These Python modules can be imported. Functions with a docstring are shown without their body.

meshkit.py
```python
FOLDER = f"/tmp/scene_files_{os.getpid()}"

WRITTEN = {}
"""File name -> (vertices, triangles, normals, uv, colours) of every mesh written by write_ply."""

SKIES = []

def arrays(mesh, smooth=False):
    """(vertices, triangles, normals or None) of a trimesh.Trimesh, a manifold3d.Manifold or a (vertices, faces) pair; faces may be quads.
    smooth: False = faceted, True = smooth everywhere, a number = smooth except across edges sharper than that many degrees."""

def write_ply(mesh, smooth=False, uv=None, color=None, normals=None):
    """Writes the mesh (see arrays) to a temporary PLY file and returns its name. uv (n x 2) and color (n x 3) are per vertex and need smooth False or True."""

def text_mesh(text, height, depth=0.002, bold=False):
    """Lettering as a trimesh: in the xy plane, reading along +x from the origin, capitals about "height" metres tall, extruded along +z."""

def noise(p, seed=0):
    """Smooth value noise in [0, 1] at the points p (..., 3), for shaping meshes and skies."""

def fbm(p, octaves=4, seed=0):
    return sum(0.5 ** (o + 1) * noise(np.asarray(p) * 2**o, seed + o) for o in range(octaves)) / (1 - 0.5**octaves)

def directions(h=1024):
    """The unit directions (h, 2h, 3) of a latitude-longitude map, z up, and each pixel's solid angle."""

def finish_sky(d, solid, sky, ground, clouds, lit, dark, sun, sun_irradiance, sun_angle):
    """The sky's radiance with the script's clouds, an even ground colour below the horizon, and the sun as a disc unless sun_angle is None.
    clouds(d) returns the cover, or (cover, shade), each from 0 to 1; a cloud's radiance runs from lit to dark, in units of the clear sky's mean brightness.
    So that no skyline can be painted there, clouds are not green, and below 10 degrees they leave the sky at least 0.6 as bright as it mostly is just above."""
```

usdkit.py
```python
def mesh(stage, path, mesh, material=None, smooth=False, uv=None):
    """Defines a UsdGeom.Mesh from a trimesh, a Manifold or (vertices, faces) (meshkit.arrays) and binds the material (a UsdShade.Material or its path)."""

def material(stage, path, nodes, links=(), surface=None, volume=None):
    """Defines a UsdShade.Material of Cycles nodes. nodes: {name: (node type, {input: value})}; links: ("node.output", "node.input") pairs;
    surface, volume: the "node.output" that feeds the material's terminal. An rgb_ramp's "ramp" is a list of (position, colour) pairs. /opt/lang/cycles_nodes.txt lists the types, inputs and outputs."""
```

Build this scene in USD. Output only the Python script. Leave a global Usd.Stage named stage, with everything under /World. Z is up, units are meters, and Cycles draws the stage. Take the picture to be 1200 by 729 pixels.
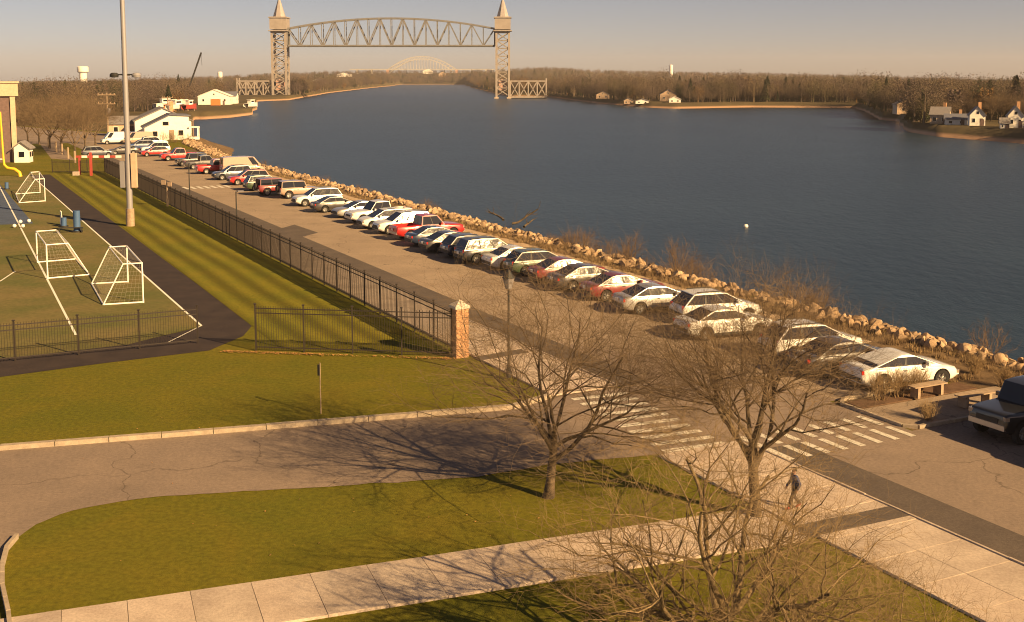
import math, random, numpy as np, trimesh, usdkit, meshkit
import manifold3d as m3
from shapely.geometry import Polygon
from shapely.ops import unary_union
from pxr import Usd, UsdGeom, UsdLux, UsdShade, Gf, Sdf, Vt

stage = Usd.Stage.CreateInMemory()
UsdGeom.SetStageUpAxis(stage, 'Z')
UsdGeom.Xform.Define(stage, '/World')
UsdGeom.Scope.Define(stage, '/World/Looks')

# ------------------------------------------------------------------ camera, sky, sun, exposure
FPX, YH, HC, PITCH = 1350.0, 91.0, 12.5, math.radians(6.4)
Y0 = YH + FPX * math.tan(PITCH)
cam = UsdGeom.Camera.Define(stage, '/World/camera')
cam.CreateHorizontalApertureAttr(36.0)
cam.CreateFocalLengthAttr(FPX * 36 / 1200)
cam.CreateVerticalApertureOffsetAttr((Y0 - 364.5) * 36 / 1200)
cam.CreateClippingRangeAttr((0.1, 20000.0))
cam.AddTranslateOp().Set((0, 0, HC))
cam.AddRotateXOp().Set(90 - math.degrees(PITCH))
cam.CreateExposureAttr(1.18)

SUN_EL, SUN_AZ = math.radians(27.0), math.atan2(0.78, -0.63)
SUN = np.array([math.sin(SUN_AZ) * math.cos(SUN_EL), math.cos(SUN_AZ) * math.cos(SUN_EL), math.sin(SUN_EL)])
sun = UsdLux.DistantLight.Define(stage, '/World/sun')
sun.CreateNormalizeAttr(True)
sun.CreateIntensityAttr(1.22)
sun.CreateAngleAttr(0.6)
sun.CreateColorAttr(Gf.Vec3f(1.0, 0.66, 0.30))
zz = SUN; xx = np.cross([0, 0, 1.0], zz); xx /= np.linalg.norm(xx); yy = np.cross(zz, xx)
sun.AddTransformOp().Set(Gf.Matrix4d(*[float(v) for r in (np.append(xx, 0), np.append(yy, 0), np.append(zz, 0), [0, 0, 0, 1]) for v in r]))
dome = UsdLux.DomeLight.Define(stage, '/World/sky')
sky_mat = usdkit.material(stage, '/World/Looks/sky_light', {
    'sky': ('sky_texture', {'sky_type': 'single_scattering', 'sun_disc': False, 'sun_elevation': SUN_EL, 'sun_rotation': SUN_AZ,
                            'altitude': 0.0, 'air_density': 0.45, 'aerosol_density': 0.6, 'ozone_density': 1.0}),
    'tint': ('mix', {'mix_type': 'multiply', 'fac': 1.0, 'color2': (.82, .59, .45)}),
    'bg': ('background_shader', {'strength': 0.068}),
}, [('sky.color', 'tint.color1'), ('tint.color', 'bg.color')], surface='bg.background')
UsdShade.MaterialBindingAPI.Apply(dome.GetPrim()).Bind(sky_mat)

# ------------------------------------------------------------------ helpers
rng = np.random.default_rng(7)
random.seed(7)
FW = np.array([0, math.cos(PITCH), -math.sin(PITCH)]); UPV = np.array([0, math.sin(PITCH), math.cos(PITCH)])
def at(x, y, z=0.0):
    """a point of the ground plane z seen at a pixel of the 1200 x 729 photograph"""
    v = FW * FPX + np.array([1.0, 0, 0]) * (x - 600) + UPV * (Y0 - y)
    q = (z - HC) / v[2] * v
    return np.array([q[0], q[1], z])
def far(x, D, z=0.0):
    return np.array([(x - 600) / FPX * D, D, z])
def zat(y, D):
    """height at distance D that is seen in row y"""
    return HC + (YH - y) * D / FPX
DV, NV = np.array([-.455, .8905, 0]), np.array([.8905, .455, 0])
def W(s, n, z=0.0):
    """s metres along the canal, n metres across towards the water"""
    p = s * DV + n * NV
    return np.array([p[0], p[1], z])
ROT_N = math.atan2(NV[1], NV[0])       # heading of +n
used = {}
def numbered(parent, name):
    k = used.get((parent, name), 0); used[(parent, name)] = k + 1
    return f'{parent}/{name}' if k == 0 else f'{parent}/{name}_{k:03d}'
def ppath(parent):
    return '/World' if parent is None else (parent if isinstance(parent, str) else str(parent.GetPath()))
def tag(o, label=None, cat=None, group=None, kind=None):
    for k, v in (('label', label), ('category', cat), ('group', group), ('kind', kind)):
        if v: o.SetCustomDataByKey(k, v)
    return o
def mat4(loc=(0, 0, 0), rz=0.0, sc=1.0, tilt=None):
    c, s = math.cos(rz), math.sin(rz)
    sx, sy, sz = (sc, sc, sc) if np.ndim(sc) == 0 else sc
    R = np.array([[c, -s, 0], [s, c, 0], [0, 0, 1.0]])
    if tilt is not None:
        R = R @ trimesh.transformations.euler_matrix(*tilt)[:3, :3]
    M = np.eye(4); M[:3, :3] = R @ np.diag([sx, sy, sz]); M[:3, 3] = loc
    return Gf.Matrix4d(*[float(v) for v in M.T.ravel()])
def thing(name, label=None, cat=None, loc=(0, 0, 0), rz=0.0, group=None, kind=None, sc=1.0, tilt=None):
    x = UsdGeom.Xform.Define(stage, numbered('/World', name))
    x.MakeMatrixXform().Set(mat4(loc, rz, sc, tilt))
    return tag(x.GetPrim(), label, cat, group, kind)
def node(name, parent, loc=(0, 0, 0), rz=0.0):
    x = UsdGeom.Xform.Define(stage, numbered(ppath(parent), name))
    x.MakeMatrixXform().Set(mat4(loc, rz))
    return x.GetPrim()
def dup(root, loc, rz=0.0, sc=1.0, label=None, group=None, tilt=None):
    base = root.GetName()
    was = root.GetCustomData()
    if base[-4:-3] == '_' and base[-3:].isdigit(): base = base[:-4]
    r = UsdGeom.Xform.Define(stage, numbered('/World', base))
    p = r.GetPrim(); p.GetReferences().AddInternalReference(root.GetPath())
    r.MakeMatrixXform().Set(mat4(loc, rz, sc, tilt))
    p.SetInstanceable(True)
    return tag(p, label or was.get('label'), was.get('category'), group or was.get('group'))
def obj(name, mesh, material, parent=None, smooth=False):
    return usdkit.mesh(stage, numbered(ppath(parent), name), mesh, material, smooth).GetPrim()
BOXF = np.array([[0,2,1],[1,2,3],[4,5,6],[5,7,6],[0,1,4],[1,5,4],[2,6,3],[3,6,7],[0,4,2],[2,4,6],[1,3,5],[3,7,5]])
BOXV = np.array([[x, y, z] for x in (-.5, .5) for y in (-.5, .5) for z in (-.5, .5)])
class MB:
    def __init__(s): s.v, s.f, s.n = [], [], 0
    def add(s, v, f):
        v = np.asarray(v, float); f = np.asarray(f, int)
        if f.shape[1] == 4: f = np.vstack([f[:, [0, 1, 2]], f[:, [0, 2, 3]]])
        s.v.append(v); s.f.append(f + s.n); s.n += len(v); return s
    def mesh(s, m):
        v, f, _ = meshkit.arrays(m); return s.add(v, f)
    def box(s, c, size, rz=0.0):
        v = BOXV * np.asarray(size, float)
        cc, ss = math.cos(rz), math.sin(rz)
        v = v @ np.array([[cc, ss, 0], [-ss, cc, 0], [0, 0, 1]])
        return s.add(v + np.asarray(c, float), BOXF)
    def bar(s, a, b, w, h=None):
        """square bar from a to b"""
        a, b = np.asarray(a, float), np.asarray(b, float); h = h or w
        t = b - a; L = np.linalg.norm(t); t /= L
        u = np.cross(t, [0, 0, 1.0]) if abs(t[2]) < .95 else np.cross(t, [1.0, 0, 0]); u /= np.linalg.norm(u)
        k = np.cross(u, t)
        v = BOXV[:, [0]] * w * u + BOXV[:, [1]] * L * t + BOXV[:, [2]] * h * k
        return s.add(v + (a + b) / 2, BOXF)
    def tube(s, pts, r, sides=8, cap=True):
        pts = np.asarray(pts, float); n = len(pts); r = np.broadcast_to(r, (n,))
        t = np.gradient(pts, axis=0); t /= np.linalg.norm(t, axis=1, keepdims=True) + 1e-12
        a = np.cross(t, np.where(np.abs(t[:, 2:]) < .9, [0, 0, 1.0], [1.0, 0, 0])); a /= np.linalg.norm(a, axis=1, keepdims=True) + 1e-12
        b = np.cross(t, a); th = np.arange(sides) * 2 * np.pi / sides
        v = pts[:, None] + r[:, None, None] * (np.cos(th)[None, :, None] * a[:, None] + np.sin(th)[None, :, None] * b[:, None])
        v = v.reshape(-1, 3); f = []
        for i in range(n - 1):
            for j in range(sides):
                q = [i*sides+j, i*sides+(j+1) % sides, (i+1)*sides+(j+1) % sides, (i+1)*sides+j]
                f += [[q[0], q[1], q[2]], [q[0], q[2], q[3]]]
        if cap:
            for j in range(1, sides - 1): f += [[0, j, j+1], [(n-1)*sides, (n-1)*sides+j+1, (n-1)*sides+j]]
        return s.add(v, f)
    def quad(s, a, b, c, e): return s.add([a, b, c, e], [[0, 1, 2], [0, 2, 3]])
    def get(s): return np.vstack(s.v), np.vstack(s.f)
    def build(s, name, material, parent=None, smooth=False):
        return obj(name, s.get(), material, parent, smooth)
def sheet(poly, z, thick=0.0):
    """flat sheet over a shapely polygon or a list of xy points; thick > 0 gives it sides down to z - thick"""
    if not isinstance(poly, Polygon): poly = Polygon([(p[0], p[1]) for p in poly]).buffer(0)
    if thick > 0:
        m = trimesh.creation.extrude_polygon(poly, thick, engine='earcut'); m.apply_translation([0, 0, z - thick]); return m
    v, f = trimesh.creation.triangulate_polygon(poly, engine='earcut')
    return np.column_stack([v, np.full(len(v), z)]), f
def band(pts_a, pts_b, z):
    """strip between two polylines of equal length"""
    a, b = np.asarray(pts_a, float)[:, :2], np.asarray(pts_b, float)[:, :2]; n = len(a)
    v = np.column_stack([np.vstack([a, b]), np.full(2 * n, z)])
    f = [[i, i+1, n+i+1] for i in range(n-1)] + [[i, n+i+1, n+i] for i in range(n-1)]
    return v, np.array(f)
def revolve(profile, sections=16):
    return trimesh.creation.revolve(np.asarray(profile, float), sections=sections)

# ------------------------------------------------------------------ materials
def mat(name, col, rough=0.7, var=0.0, scale=3.0, col2=None, bump=0.0, bscale=None, metal=0.0, coat=0.0, spec=0.5, lo=.35, hi=.65, fine=0.0):
    path = f'/World/Looks/{name}'
    nodes = {'p': ('principled_bsdf', {'base_color': col, 'roughness': rough, 'metallic': metal, 'coat_weight': coat, 'specular_ior_level': spec})}
    links = []
    if var or bump or col2 is not None:
        nodes['g'] = ('geometry', {})
    if col2 is not None or var:
        c2 = col2 if col2 is not None else tuple(min(1, c * (1 + var)) for c in col)
        c1 = col if col2 is not None else tuple(c * (1 - var) for c in col)
        nodes['n'] = ('noise_texture', {'scale': scale, 'detail': 5.0, 'roughness': 0.6})
        nodes['r'] = ('rgb_ramp', {'ramp': [(0, c1), (lo, c1), (hi, c2), (1, c2)]})
        links += [('g.position', 'n.vector'), ('n.fac', 'r.fac')]
        out = 'r.color'
        if fine:
            nodes['n2'] = ('noise_texture', {'scale': scale * 17, 'detail': 3.0})
            nodes['m2'] = ('map_range', {'from_min': .3, 'from_max': .7, 'to_min': 1 - fine, 'to_max': 1 + fine})
            nodes['x2'] = ('mix', {'mix_type': 'multiply', 'fac': 1.0})
            links += [('g.position', 'n2.vector'), ('n2.fac', 'm2.value'), ('r.color', 'x2.color1'), ('m2.result', 'x2.color2')]
            out = 'x2.color'
        links += [(out, 'p.base_color')]
    if bump:
        nodes['bn'] = ('noise_texture', {'scale': bscale or scale * 4, 'detail': 4.0})
        nodes['b'] = ('bump', {'strength': bump, 'distance': 0.05})
        links += [('g.position', 'bn.vector'), ('bn.fac', 'b.height'), ('b.normal', 'p.normal')]
    return usdkit.material(stage, path, nodes, links, surface='p.BSDF')
M = {}
def stripes_lawn(name, stripe):
    # mown grass: noise in two greens; mower stripes along the canal direction
    ns = {'g': ('geometry', {}), 'n': ('noise_texture', {'scale': .22, 'detail': 9.0, 'roughness': .72, 'distortion': .4}),
          'n2': ('noise_texture', {'scale': 6.0, 'detail': 4.0, 'roughness': .7}),
          'r': ('rgb_ramp', {'ramp': [(0, (.095, .10, .008)), (.38, (.112, .110, .009)), (.62, (.145, .122, .011)), (1, (.195, .142, .018))]}),
          'm2': ('map_range', {'from_min': .3, 'from_max': .7, 'to_min': .7, 'to_max': 1.28}),
          'x': ('mix', {'mix_type': 'multiply', 'fac': 1.0}),
          'bn': ('noise_texture', {'scale': 40.0, 'detail': 3.0}), 'b': ('bump', {'strength': .5, 'distance': .04}),
          'p': ('principled_bsdf', {'roughness': .9, 'specular_ior_level': .15})}
    ls = [('g.position', 'n.vector'), ('g.position', 'n2.vector'), ('n.fac', 'r.fac'), ('n2.fac', 'm2.value'), ('r.color', 'x.color1'), ('m2.result', 'x.color2'),
          ('g.position', 'bn.vector'), ('bn.fac', 'b.height'), ('b.normal', 'p.normal')]
    out = 'x.color'
    if stripe:
        ns['map'] = ('mapping', {'rotation': (0, 0, -ROT_N), 'scale': (1, 1, 1)})
        ns['w'] = ('wave_texture', {'wave_type': 'bands', 'bands_direction': 'x', 'scale': .20, 'distortion': 1.6, 'detail': 3.0, 'detail_scale': .25})
        ns['mw'] = ('map_range', {'from_min': .25, 'from_max': .75, 'to_min': .86, 'to_max': 1.16})
        ns['xw'] = ('mix', {'mix_type': 'multiply', 'fac': 1.0})
        ls += [('g.position', 'map.vector'), ('map.vector', 'w.vector'), ('w.fac', 'mw.value'), ('x.color', 'xw.color1'), ('mw.result', 'xw.color2')]
        out = 'xw.color'
    ls.append((out, 'p.base_color'))
    return usdkit.material(stage, f'/World/Looks/{name}', ns, ls, surface='p.BSDF')
M['lawn'] = stripes_lawn('lawn_grass', False)
M['lawn2'] = stripes_lawn('mown_grass', True)
M['turf'] = mat('field_turf', (.105, .11, .034), .9, scale=.22, col2=(.17, .135, .055), fine=.15, bump=.3, bscale=30, spec=.15)
M['track'] = mat('track_rubber', (.035, .027, .028), .85, scale=.8, col2=(.05, .038, .036), fine=.15, spec=.2)
def asphalt(name, c1, c2):
    return usdkit.material(stage, f'/World/Looks/{name}', {
        'g': ('geometry', {}), 'n': ('noise_texture', {'scale': .28, 'detail': 6.0, 'roughness': .65}), 'r': ('rgb_ramp', {'ramp': [(0, c1), (.36, c1), (.64, c2), (1, c2)]}),
        'nf': ('noise_texture', {'scale': 9.0, 'detail': 4.0}), 'mf': ('map_range', {'from_min': .3, 'from_max': .7, 'to_min': .86, 'to_max': 1.12}), 'x1': ('mix', {'mix_type': 'multiply', 'fac': 1.0}),
        'nd': ('noise_texture', {'scale': .5, 'detail': 4.0}), 'mv': ('vector_math', {'math_type': 'multiply_add', 'vector2': (2.6, 2.6, 0)}),
        'v': ('voronoi_texture', {'dimensions': '2D', 'feature': 'distance_to_edge', 'scale': .17}), 'mc': ('map_range', {'from_min': .0015, 'from_max': .007, 'to_min': .62, 'to_max': 1.0, 'clamp': True}), 'x2': ('mix', {'mix_type': 'multiply', 'fac': 1.0}),
        'ns': ('noise_texture', {'scale': .9, 'detail': 3.0, 'roughness': .55}), 'ms': ('map_range', {'from_min': .64, 'from_max': .76, 'to_min': 1.0, 'to_max': .72, 'clamp': True}), 'x3': ('mix', {'mix_type': 'multiply', 'fac': 1.0}),
        'bn': ('noise_texture', {'scale': 55.0, 'detail': 3.0}), 'b': ('bump', {'strength': .3, 'distance': .05}), 'p': ('principled_bsdf', {'roughness': .9, 'specular_ior_level': .2})},
        [('g.position', 'n.vector'), ('n.fac', 'r.fac'), ('g.position', 'nf.vector'), ('nf.fac', 'mf.value'), ('r.color', 'x1.color1'), ('mf.result', 'x1.color2'), ('g.position', 'nd.vector'), ('nd.color', 'mv.vector1'), ('g.position', 'mv.vector3'),
         ('mv.vector', 'v.vector'), ('v.distance', 'mc.value'), ('x1.color', 'x2.color1'), ('mc.result', 'x2.color2'), ('g.position', 'ns.vector'), ('ns.fac', 'ms.value'), ('x2.color', 'x3.color1'), ('ms.result', 'x3.color2'), ('x3.color', 'p.base_color'),
         ('g.position', 'bn.vector'), ('bn.fac', 'b.height'), ('b.normal', 'p.normal')], surface='p.BSDF')
M['asphalt'] = asphalt('asphalt', (.21, .165, .137), (.262, .203, .164))
M['lot'] = asphalt('lot_asphalt', (.27, .21, .16), (.335, .262, .198))
M['asphalt_dark'] = mat('asphalt_dark', (.095, .078, .07), .9, scale=.7, col2=(.12, .098, .085), fine=.15, bump=.3, bscale=60, spec=.2)
M['concrete'] = mat('concrete', (.37, .30, .25), .85, scale=.7, col2=(.50, .415, .345), fine=.14, bump=.2, bscale=40, spec=.3)
M['concrete2'] = mat('concrete_warm', (.42, .335, .275), .85, scale=.9, col2=(.53, .435, .36), fine=.14, bump=.2, bscale=40, spec=.3)
M['joint'] = mat('joint_dirt', (.17, .13, .10), .95)
M['granite'] = mat('granite_kerb', (.29, .235, .18), .8, scale=4, col2=(.40, .33, .25), fine=.2)
M['paint'] = mat('road_paint', (.62, .58, .50), .7, scale=6, col2=(.30, .26, .22), lo=.52, hi=.72)
M['white_line'] = mat('field_line_paint', (.75, .73, .66), .8)
M['blue_turf'] = mat('blue_turf', (.05, .075, .14), .9, scale=1, var=.15)
M['soil'] = mat('bank_soil', (.11, .075, .045), .95, scale=.8, col2=(.19, .13, .075), fine=.25, bump=.5, bscale=6, spec=.1)
M['mulch'] = mat('mulch', (.10, .06, .04), .95, scale=3, col2=(.15, .095, .065), fine=.3, spec=.1)
M['path'] = mat('gravel_path', (.40, .29, .19), .9, scale=2, col2=(.48, .36, .24), fine=.15, spec=.2)
for i, (a, b) in enumerate([((.26, .18, .11), (.42, .29, .18)), ((.15, .105, .07), (.29, .20, .125)), ((.34, .24, .15), (.50, .36, .23))]):
    M[f'rock{i}'] = mat(f'rock_{["tan", "brown", "pale"][i]}', a, .85, scale=2.5, col2=b, fine=.25, bump=.6, bscale=7, spec=.3)
M['bark'] = mat('bark', (.055, .043, .032), .9, scale=3, col2=(.145, .108, .073), fine=.35, bump=.9, bscale=14, spec=.15)
M['bark_pale'] = mat('pale_bark', (.10, .075, .045), .9, scale=3, col2=(.27, .195, .11), fine=.35, bump=.9, bscale=14, spec=.15)
M['twig_pale'] = mat('pale_twig_bark', (.15, .108, .06), .9, scale=1.2, col2=(.25, .175, .095), spec=.2)
M['twig'] = mat('twig_bark', (.11, .08, .055), .9, scale=1.2, col2=(.19, .135, .082), spec=.2)
M['dry'] = mat('dry_stems', (.22, .15, .08), .9, scale=2, col2=(.33, .235, .125), spec=.2)
M['brush'] = mat('brush_stems', (.12, .08, .05), .9, scale=2, col2=(.18, .12, .07), spec=.2)
M['black_metal'] = mat('black_metal', (.035, .028, .025), .6, spec=.3)
M['galv'] = mat('painted_pole', (.27, .265, .29), .5, metal=.2)
M['brick'] = mat('pillar_brick', (.42, .21, .10), .9, scale=3, col2=(.55, .33, .19), fine=.2, bump=.3, bscale=20)
M['mortar'] = mat('mortar', (.48, .42, .35), .95)
M['cap'] = mat('stone_cap', (.55, .48, .40), .8, var=.1)
M['white'] = mat('white_paint', (.78, .74, .68), .6, scale=2, var=.05)
M['white_metal'] = mat('white_metal', (.8, .77, .72), .4)
M['yellow'] = mat('yellow_paint', (.75, .46, .03), .45)
M['blue'] = mat('blue_pad', (.05, .11, .24), .6)
M['red'] = mat('red_paint', (.36, .06, .045), .5)
M['orange'] = mat('orange_paint', (.62, .16, .04), .6)
M['green'] = mat('green_paint', (.08, .22, .08), .6)
M['wood'] = mat('weathered_wood', (.26, .19, .13), .85, scale=6, col2=(.36, .27, .19))
M['shingle'] = mat('grey_shingle', (.16, .15, .16), .9, scale=3, col2=(.24, .22, .22))
M['blue_roof'] = mat('slate_roof', (.10, .11, .15), .85, scale=3, col2=(.15, .15, .19))
M['brown_brick'] = mat('brown_brick', (.13, .085, .08), .9, scale=3, var=.15)
M['tan_wall'] = mat('tan_wall', (.50, .36, .25), .8, var=.08)
M['rose_wall'] = mat('rose_wall', (.45, .27, .22), .8, var=.08)
M['glass'] = mat('window_glass', (.012, .014, .02), .055, spec=.4, bump=.3, bscale=.9)
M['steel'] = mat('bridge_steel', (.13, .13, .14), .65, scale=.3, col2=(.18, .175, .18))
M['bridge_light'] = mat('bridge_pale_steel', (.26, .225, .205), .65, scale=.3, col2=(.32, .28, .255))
M['bridge_roof'] = mat('bridge_roof', (.30, .27, .27), .6, var=.1, scale=.5)
M['far_steel'] = mat('far_bridge_steel', (.42, .40, .37), .6)
M['sand'] = mat('sand', (.42, .28, .19), .95, scale=.05, var=.12)
M['tyre'] = mat('tyre_rubber', (.016, .015, .015), .85)
M['rim'] = mat('alloy_rim', (.45, .44, .43), .35, metal=.8)
M['trim'] = mat('black_trim', (.02, .02, .02), .6)
M['lamp_clear'] = mat('lamp_lens', (.28, .23, .18), .1, coat=1.0)
M['lamp_red'] = mat('tail_lens', (.5, .02, .015), .15, coat=1.0)
M['plate'] = mat('plate_white', (.7, .7, .68), .5)
M['net'] = usdkit.material(stage, '/World/Looks/goal_net', {'p': ('principled_bsdf', {'base_color': (.36, .33, .28), 'roughness': .8})}, [], surface='p.BSDF')
PAINTS = dict(white=(.78, .76, .72), silver=(.42, .41, .40), grey=(.17, .17, .18), black=(.018, .018, .02), blue=(.03, .06, .16), navy=(.02, .03, .06), red=(.42, .022, .02),
              maroon=(.20, .03, .03), green=(.05, .075, .04), tan=(.38, .26, .19), dark=(.05, .045, .045), slate=(.09, .10, .12))
for k, c in PAINTS.items():
    M['car_' + k] = mat('car_paint_' + k, c, .32, metal=.35 if k in ('silver', 'grey', 'slate') else 0., coat=1.0)
# water: dark body, wind ripples at three sizes
M['water'] = usdkit.material(stage, '/World/Looks/canal_water', {
    'g': ('geometry', {}), 'mp': ('mapping', {'rotation': (0, 0, .5), 'scale': (1, .45, 1)}),
    'n1': ('noise_texture', {'scale': .9, 'detail': 6.0, 'roughness': .68}), 'n2': ('noise_texture', {'scale': .014, 'detail': 5.0, 'roughness': .65, 'distortion': 2.5}),
    'b': ('bump', {'strength': .55, 'distance': .35}),
    'r': ('rgb_ramp', {'ramp': [(0, (.011, .026, .049)), (.4, (.014, .031, .056)), (.58, (.018, .038, .065)), (1, (.028, .050, .080))]}),
    'p': ('principled_bsdf', {'roughness': .3, 'ior': 1.33, 'specular_ior_level': .28})},
    [('g.position', 'mp.vector'), ('mp.vector', 'n1.vector'), ('g.position', 'n2.vector'), ('n1.fac', 'b.height'), ('n2.fac', 'r.fac'), ('r.color', 'p.base_color'), ('b.normal', 'p.normal')], surface='p.BSDF')
# far wooded ground: sand by the waterline, brown wood floor above
M['terrain'] = usdkit.material(stage, '/World/Looks/far_ground', {
    'g': ('geometry', {}), 'sx': ('separate_xyz', {}), 'mr': ('map_range', {'from_min': -2.5, 'from_max': -1.9, 'clamp': True}),
    'n': ('noise_texture', {'scale': .02, 'detail': 6.0, 'roughness': .7}),
    'r': ('rgb_ramp', {'ramp': [(0, (.07, .055, .035)), (.45, (.085, .068, .04)), (.6, (.11, .085, .045)), (1, (.14, .11, .055))]}),
    'x': ('mix', {'color1': (.40, .25, .16)}), 'p': ('principled_bsdf', {'roughness': .95, 'specular_ior_level': .1})},
    [('g.position', 'sx.vector'), ('sx.z', 'mr.value'), ('g.position', 'n.vector'), ('n.fac', 'r.fac'), ('r.color', 'x.color2'), ('mr.result', 'x.fac'), ('x.color', 'p.base_color')], surface='p.BSDF')

# ------------------------------------------------------------------ water and far land
wz = -3.0
tag(obj('water', sheet([(-3600, -380), (3800, -380), (3800, 4600), (-3600, 4600)], wz), M['water']), 'slate blue canal water ruffled by wind', 'water', kind='structure')
SHX = [-400, 215, 226, 240, 270, 298, 304, 340, 385, 430, 455, 470, 545, 556, 575, 600, 640, 700, 760, 790, 880, 960, 1000, 1012, 1030, 1050, 1062, 1100, 1200, 1320, 1700]
SHY = [700, 700, 139.5, 139.5, 137.5, 134, 118.5, 117, 109, 103.5, 101, 99.0, 99.0, 103, 108, 113, 113.0, 121, 126, 127, 125.5, 126, 126.5, 130, 140, 142, 154, 160, 168, 176, 200]
SILX = [-400, 0, 25, 100, 200, 260, 312, 380, 430, 560, 600, 640, 700, 800, 900, 1000, 1090, 1120, 1150, 1200, 1700]
SILY = [104, 103, 101, 97, 91, 89, 86, 84, 82.5, 82, 80, 78.5, 82, 84, 85.5, 87.5, 91, 91.5, 94, 92, 92]
def dshore(x): return (HC - wz) * FPX / (np.interp(x, SHX, SHY) - YH)
def zcap(x, D): return HC + (YH - np.interp(x, SILX, SILY)) * D / FPX
def ground_z(x, D):
    ds = np.where(np.asarray(x) < 222, 20.0, dshore(x))
    back = D - ds
    z = wz + np.clip(back * .22, -3, 2.6)
    hill = np.clip((D - 1000) / 1700, 0, 1); hill = hill * hill * (3 - 2 * hill)
    top = np.maximum(zcap(x, D) - 9.0, 0)
    inl = np.clip(back / 260, 0, 1)
    return np.where(back > 0, z + inl * hill * top, z)
gx = np.arange(-380, 1680, 5.0); gd = 225 * (4200 / 225) ** np.linspace(0, 1, 210)
GX, GD = np.meshgrid(gx, gd)
GZ = ground_z(GX, GD) + (meshkit.fbm(np.stack([GX / 60, np.log(GD) * 9, 0 * GX], -1), 3, 3) - .5) * np.clip(GD / 1500, 0, 2) * 2.5 * (GD > 900)
V = np.stack([(GX - 600) / FPX * GD, GD, GZ], -1).reshape(-1, 3)
nr, nc = GX.shape
ii = (np.arange(nr - 1)[:, None] * nc + np.arange(nc - 1)[None]).ravel()
F = np.column_stack([ii, ii + 1, ii + nc + 1, ii + nc])
tag(obj('hills', (V, F), M['terrain'], smooth=True), 'low brown wooded banks and hills beyond the canal', 'hills', kind='structure')

# ------------------------------------------------------------------ near ground
shore = [(-60, 42), (190, 42.2), (225, 45), (252, 52), (262, 50), (285, 36), (330, 22)]
lawn_poly = [W(s, n) for s, n in shore] + [W(360, -60), W(330, -260), W(100, -300), W(-60, -200)]
tag(obj('lawn', sheet(lawn_poly, 0.0, 2.5), M['lawn']), 'mown olive green lawn of the campus', 'lawn', kind='structure')
tag(obj('grass_strip', sheet([W(51.5, 14.3), W(50.2, 21.0), W(165, 21.0), W(165, 15.0)], .012), M['lawn2']), 'striped mown grass between track and fence', 'grass', kind='structure')
# bank down to the water
bs = np.linspace(-55, 262, 130); nb = [41.0, 42.6, 45.5, 49.5, 53.5]; zb = [.03, -.1, -1.4, -2.7, -4.2]
off = np.interp(bs, [-60, 190, 225, 252, 262], [0, .2, 3, 10, 8])
bv = np.array([W(s, n + o, z) for s, o in zip(bs, off) for n, z in zip(nb, zb)])
bv[:, 2] += np.where(bv[:, 2] < 0, (meshkit.fbm(bv * .7, 3, 5) - .5) * .6, 0)
bf = [[i*5+j, i*5+j+1, (i+1)*5+j+1, (i+1)*5+j] for i in range(len(bs)-1) for j in range(4)]
tag(obj('bank', (bv, np.array(bf)), M['soil'], smooth=True), 'brown earth bank falling to the water', 'bank', kind='structure')
tag(obj('dry_verge', sheet([W(-40, 30.9), W(33, 30.9), W(33, 37.2), W(205, 37.2), W(205, 42.4), W(-40, 41.6)], .006), M['soil']), 'dry brown verge between parked cars and rocks', 'verge', kind='structure')
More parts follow.
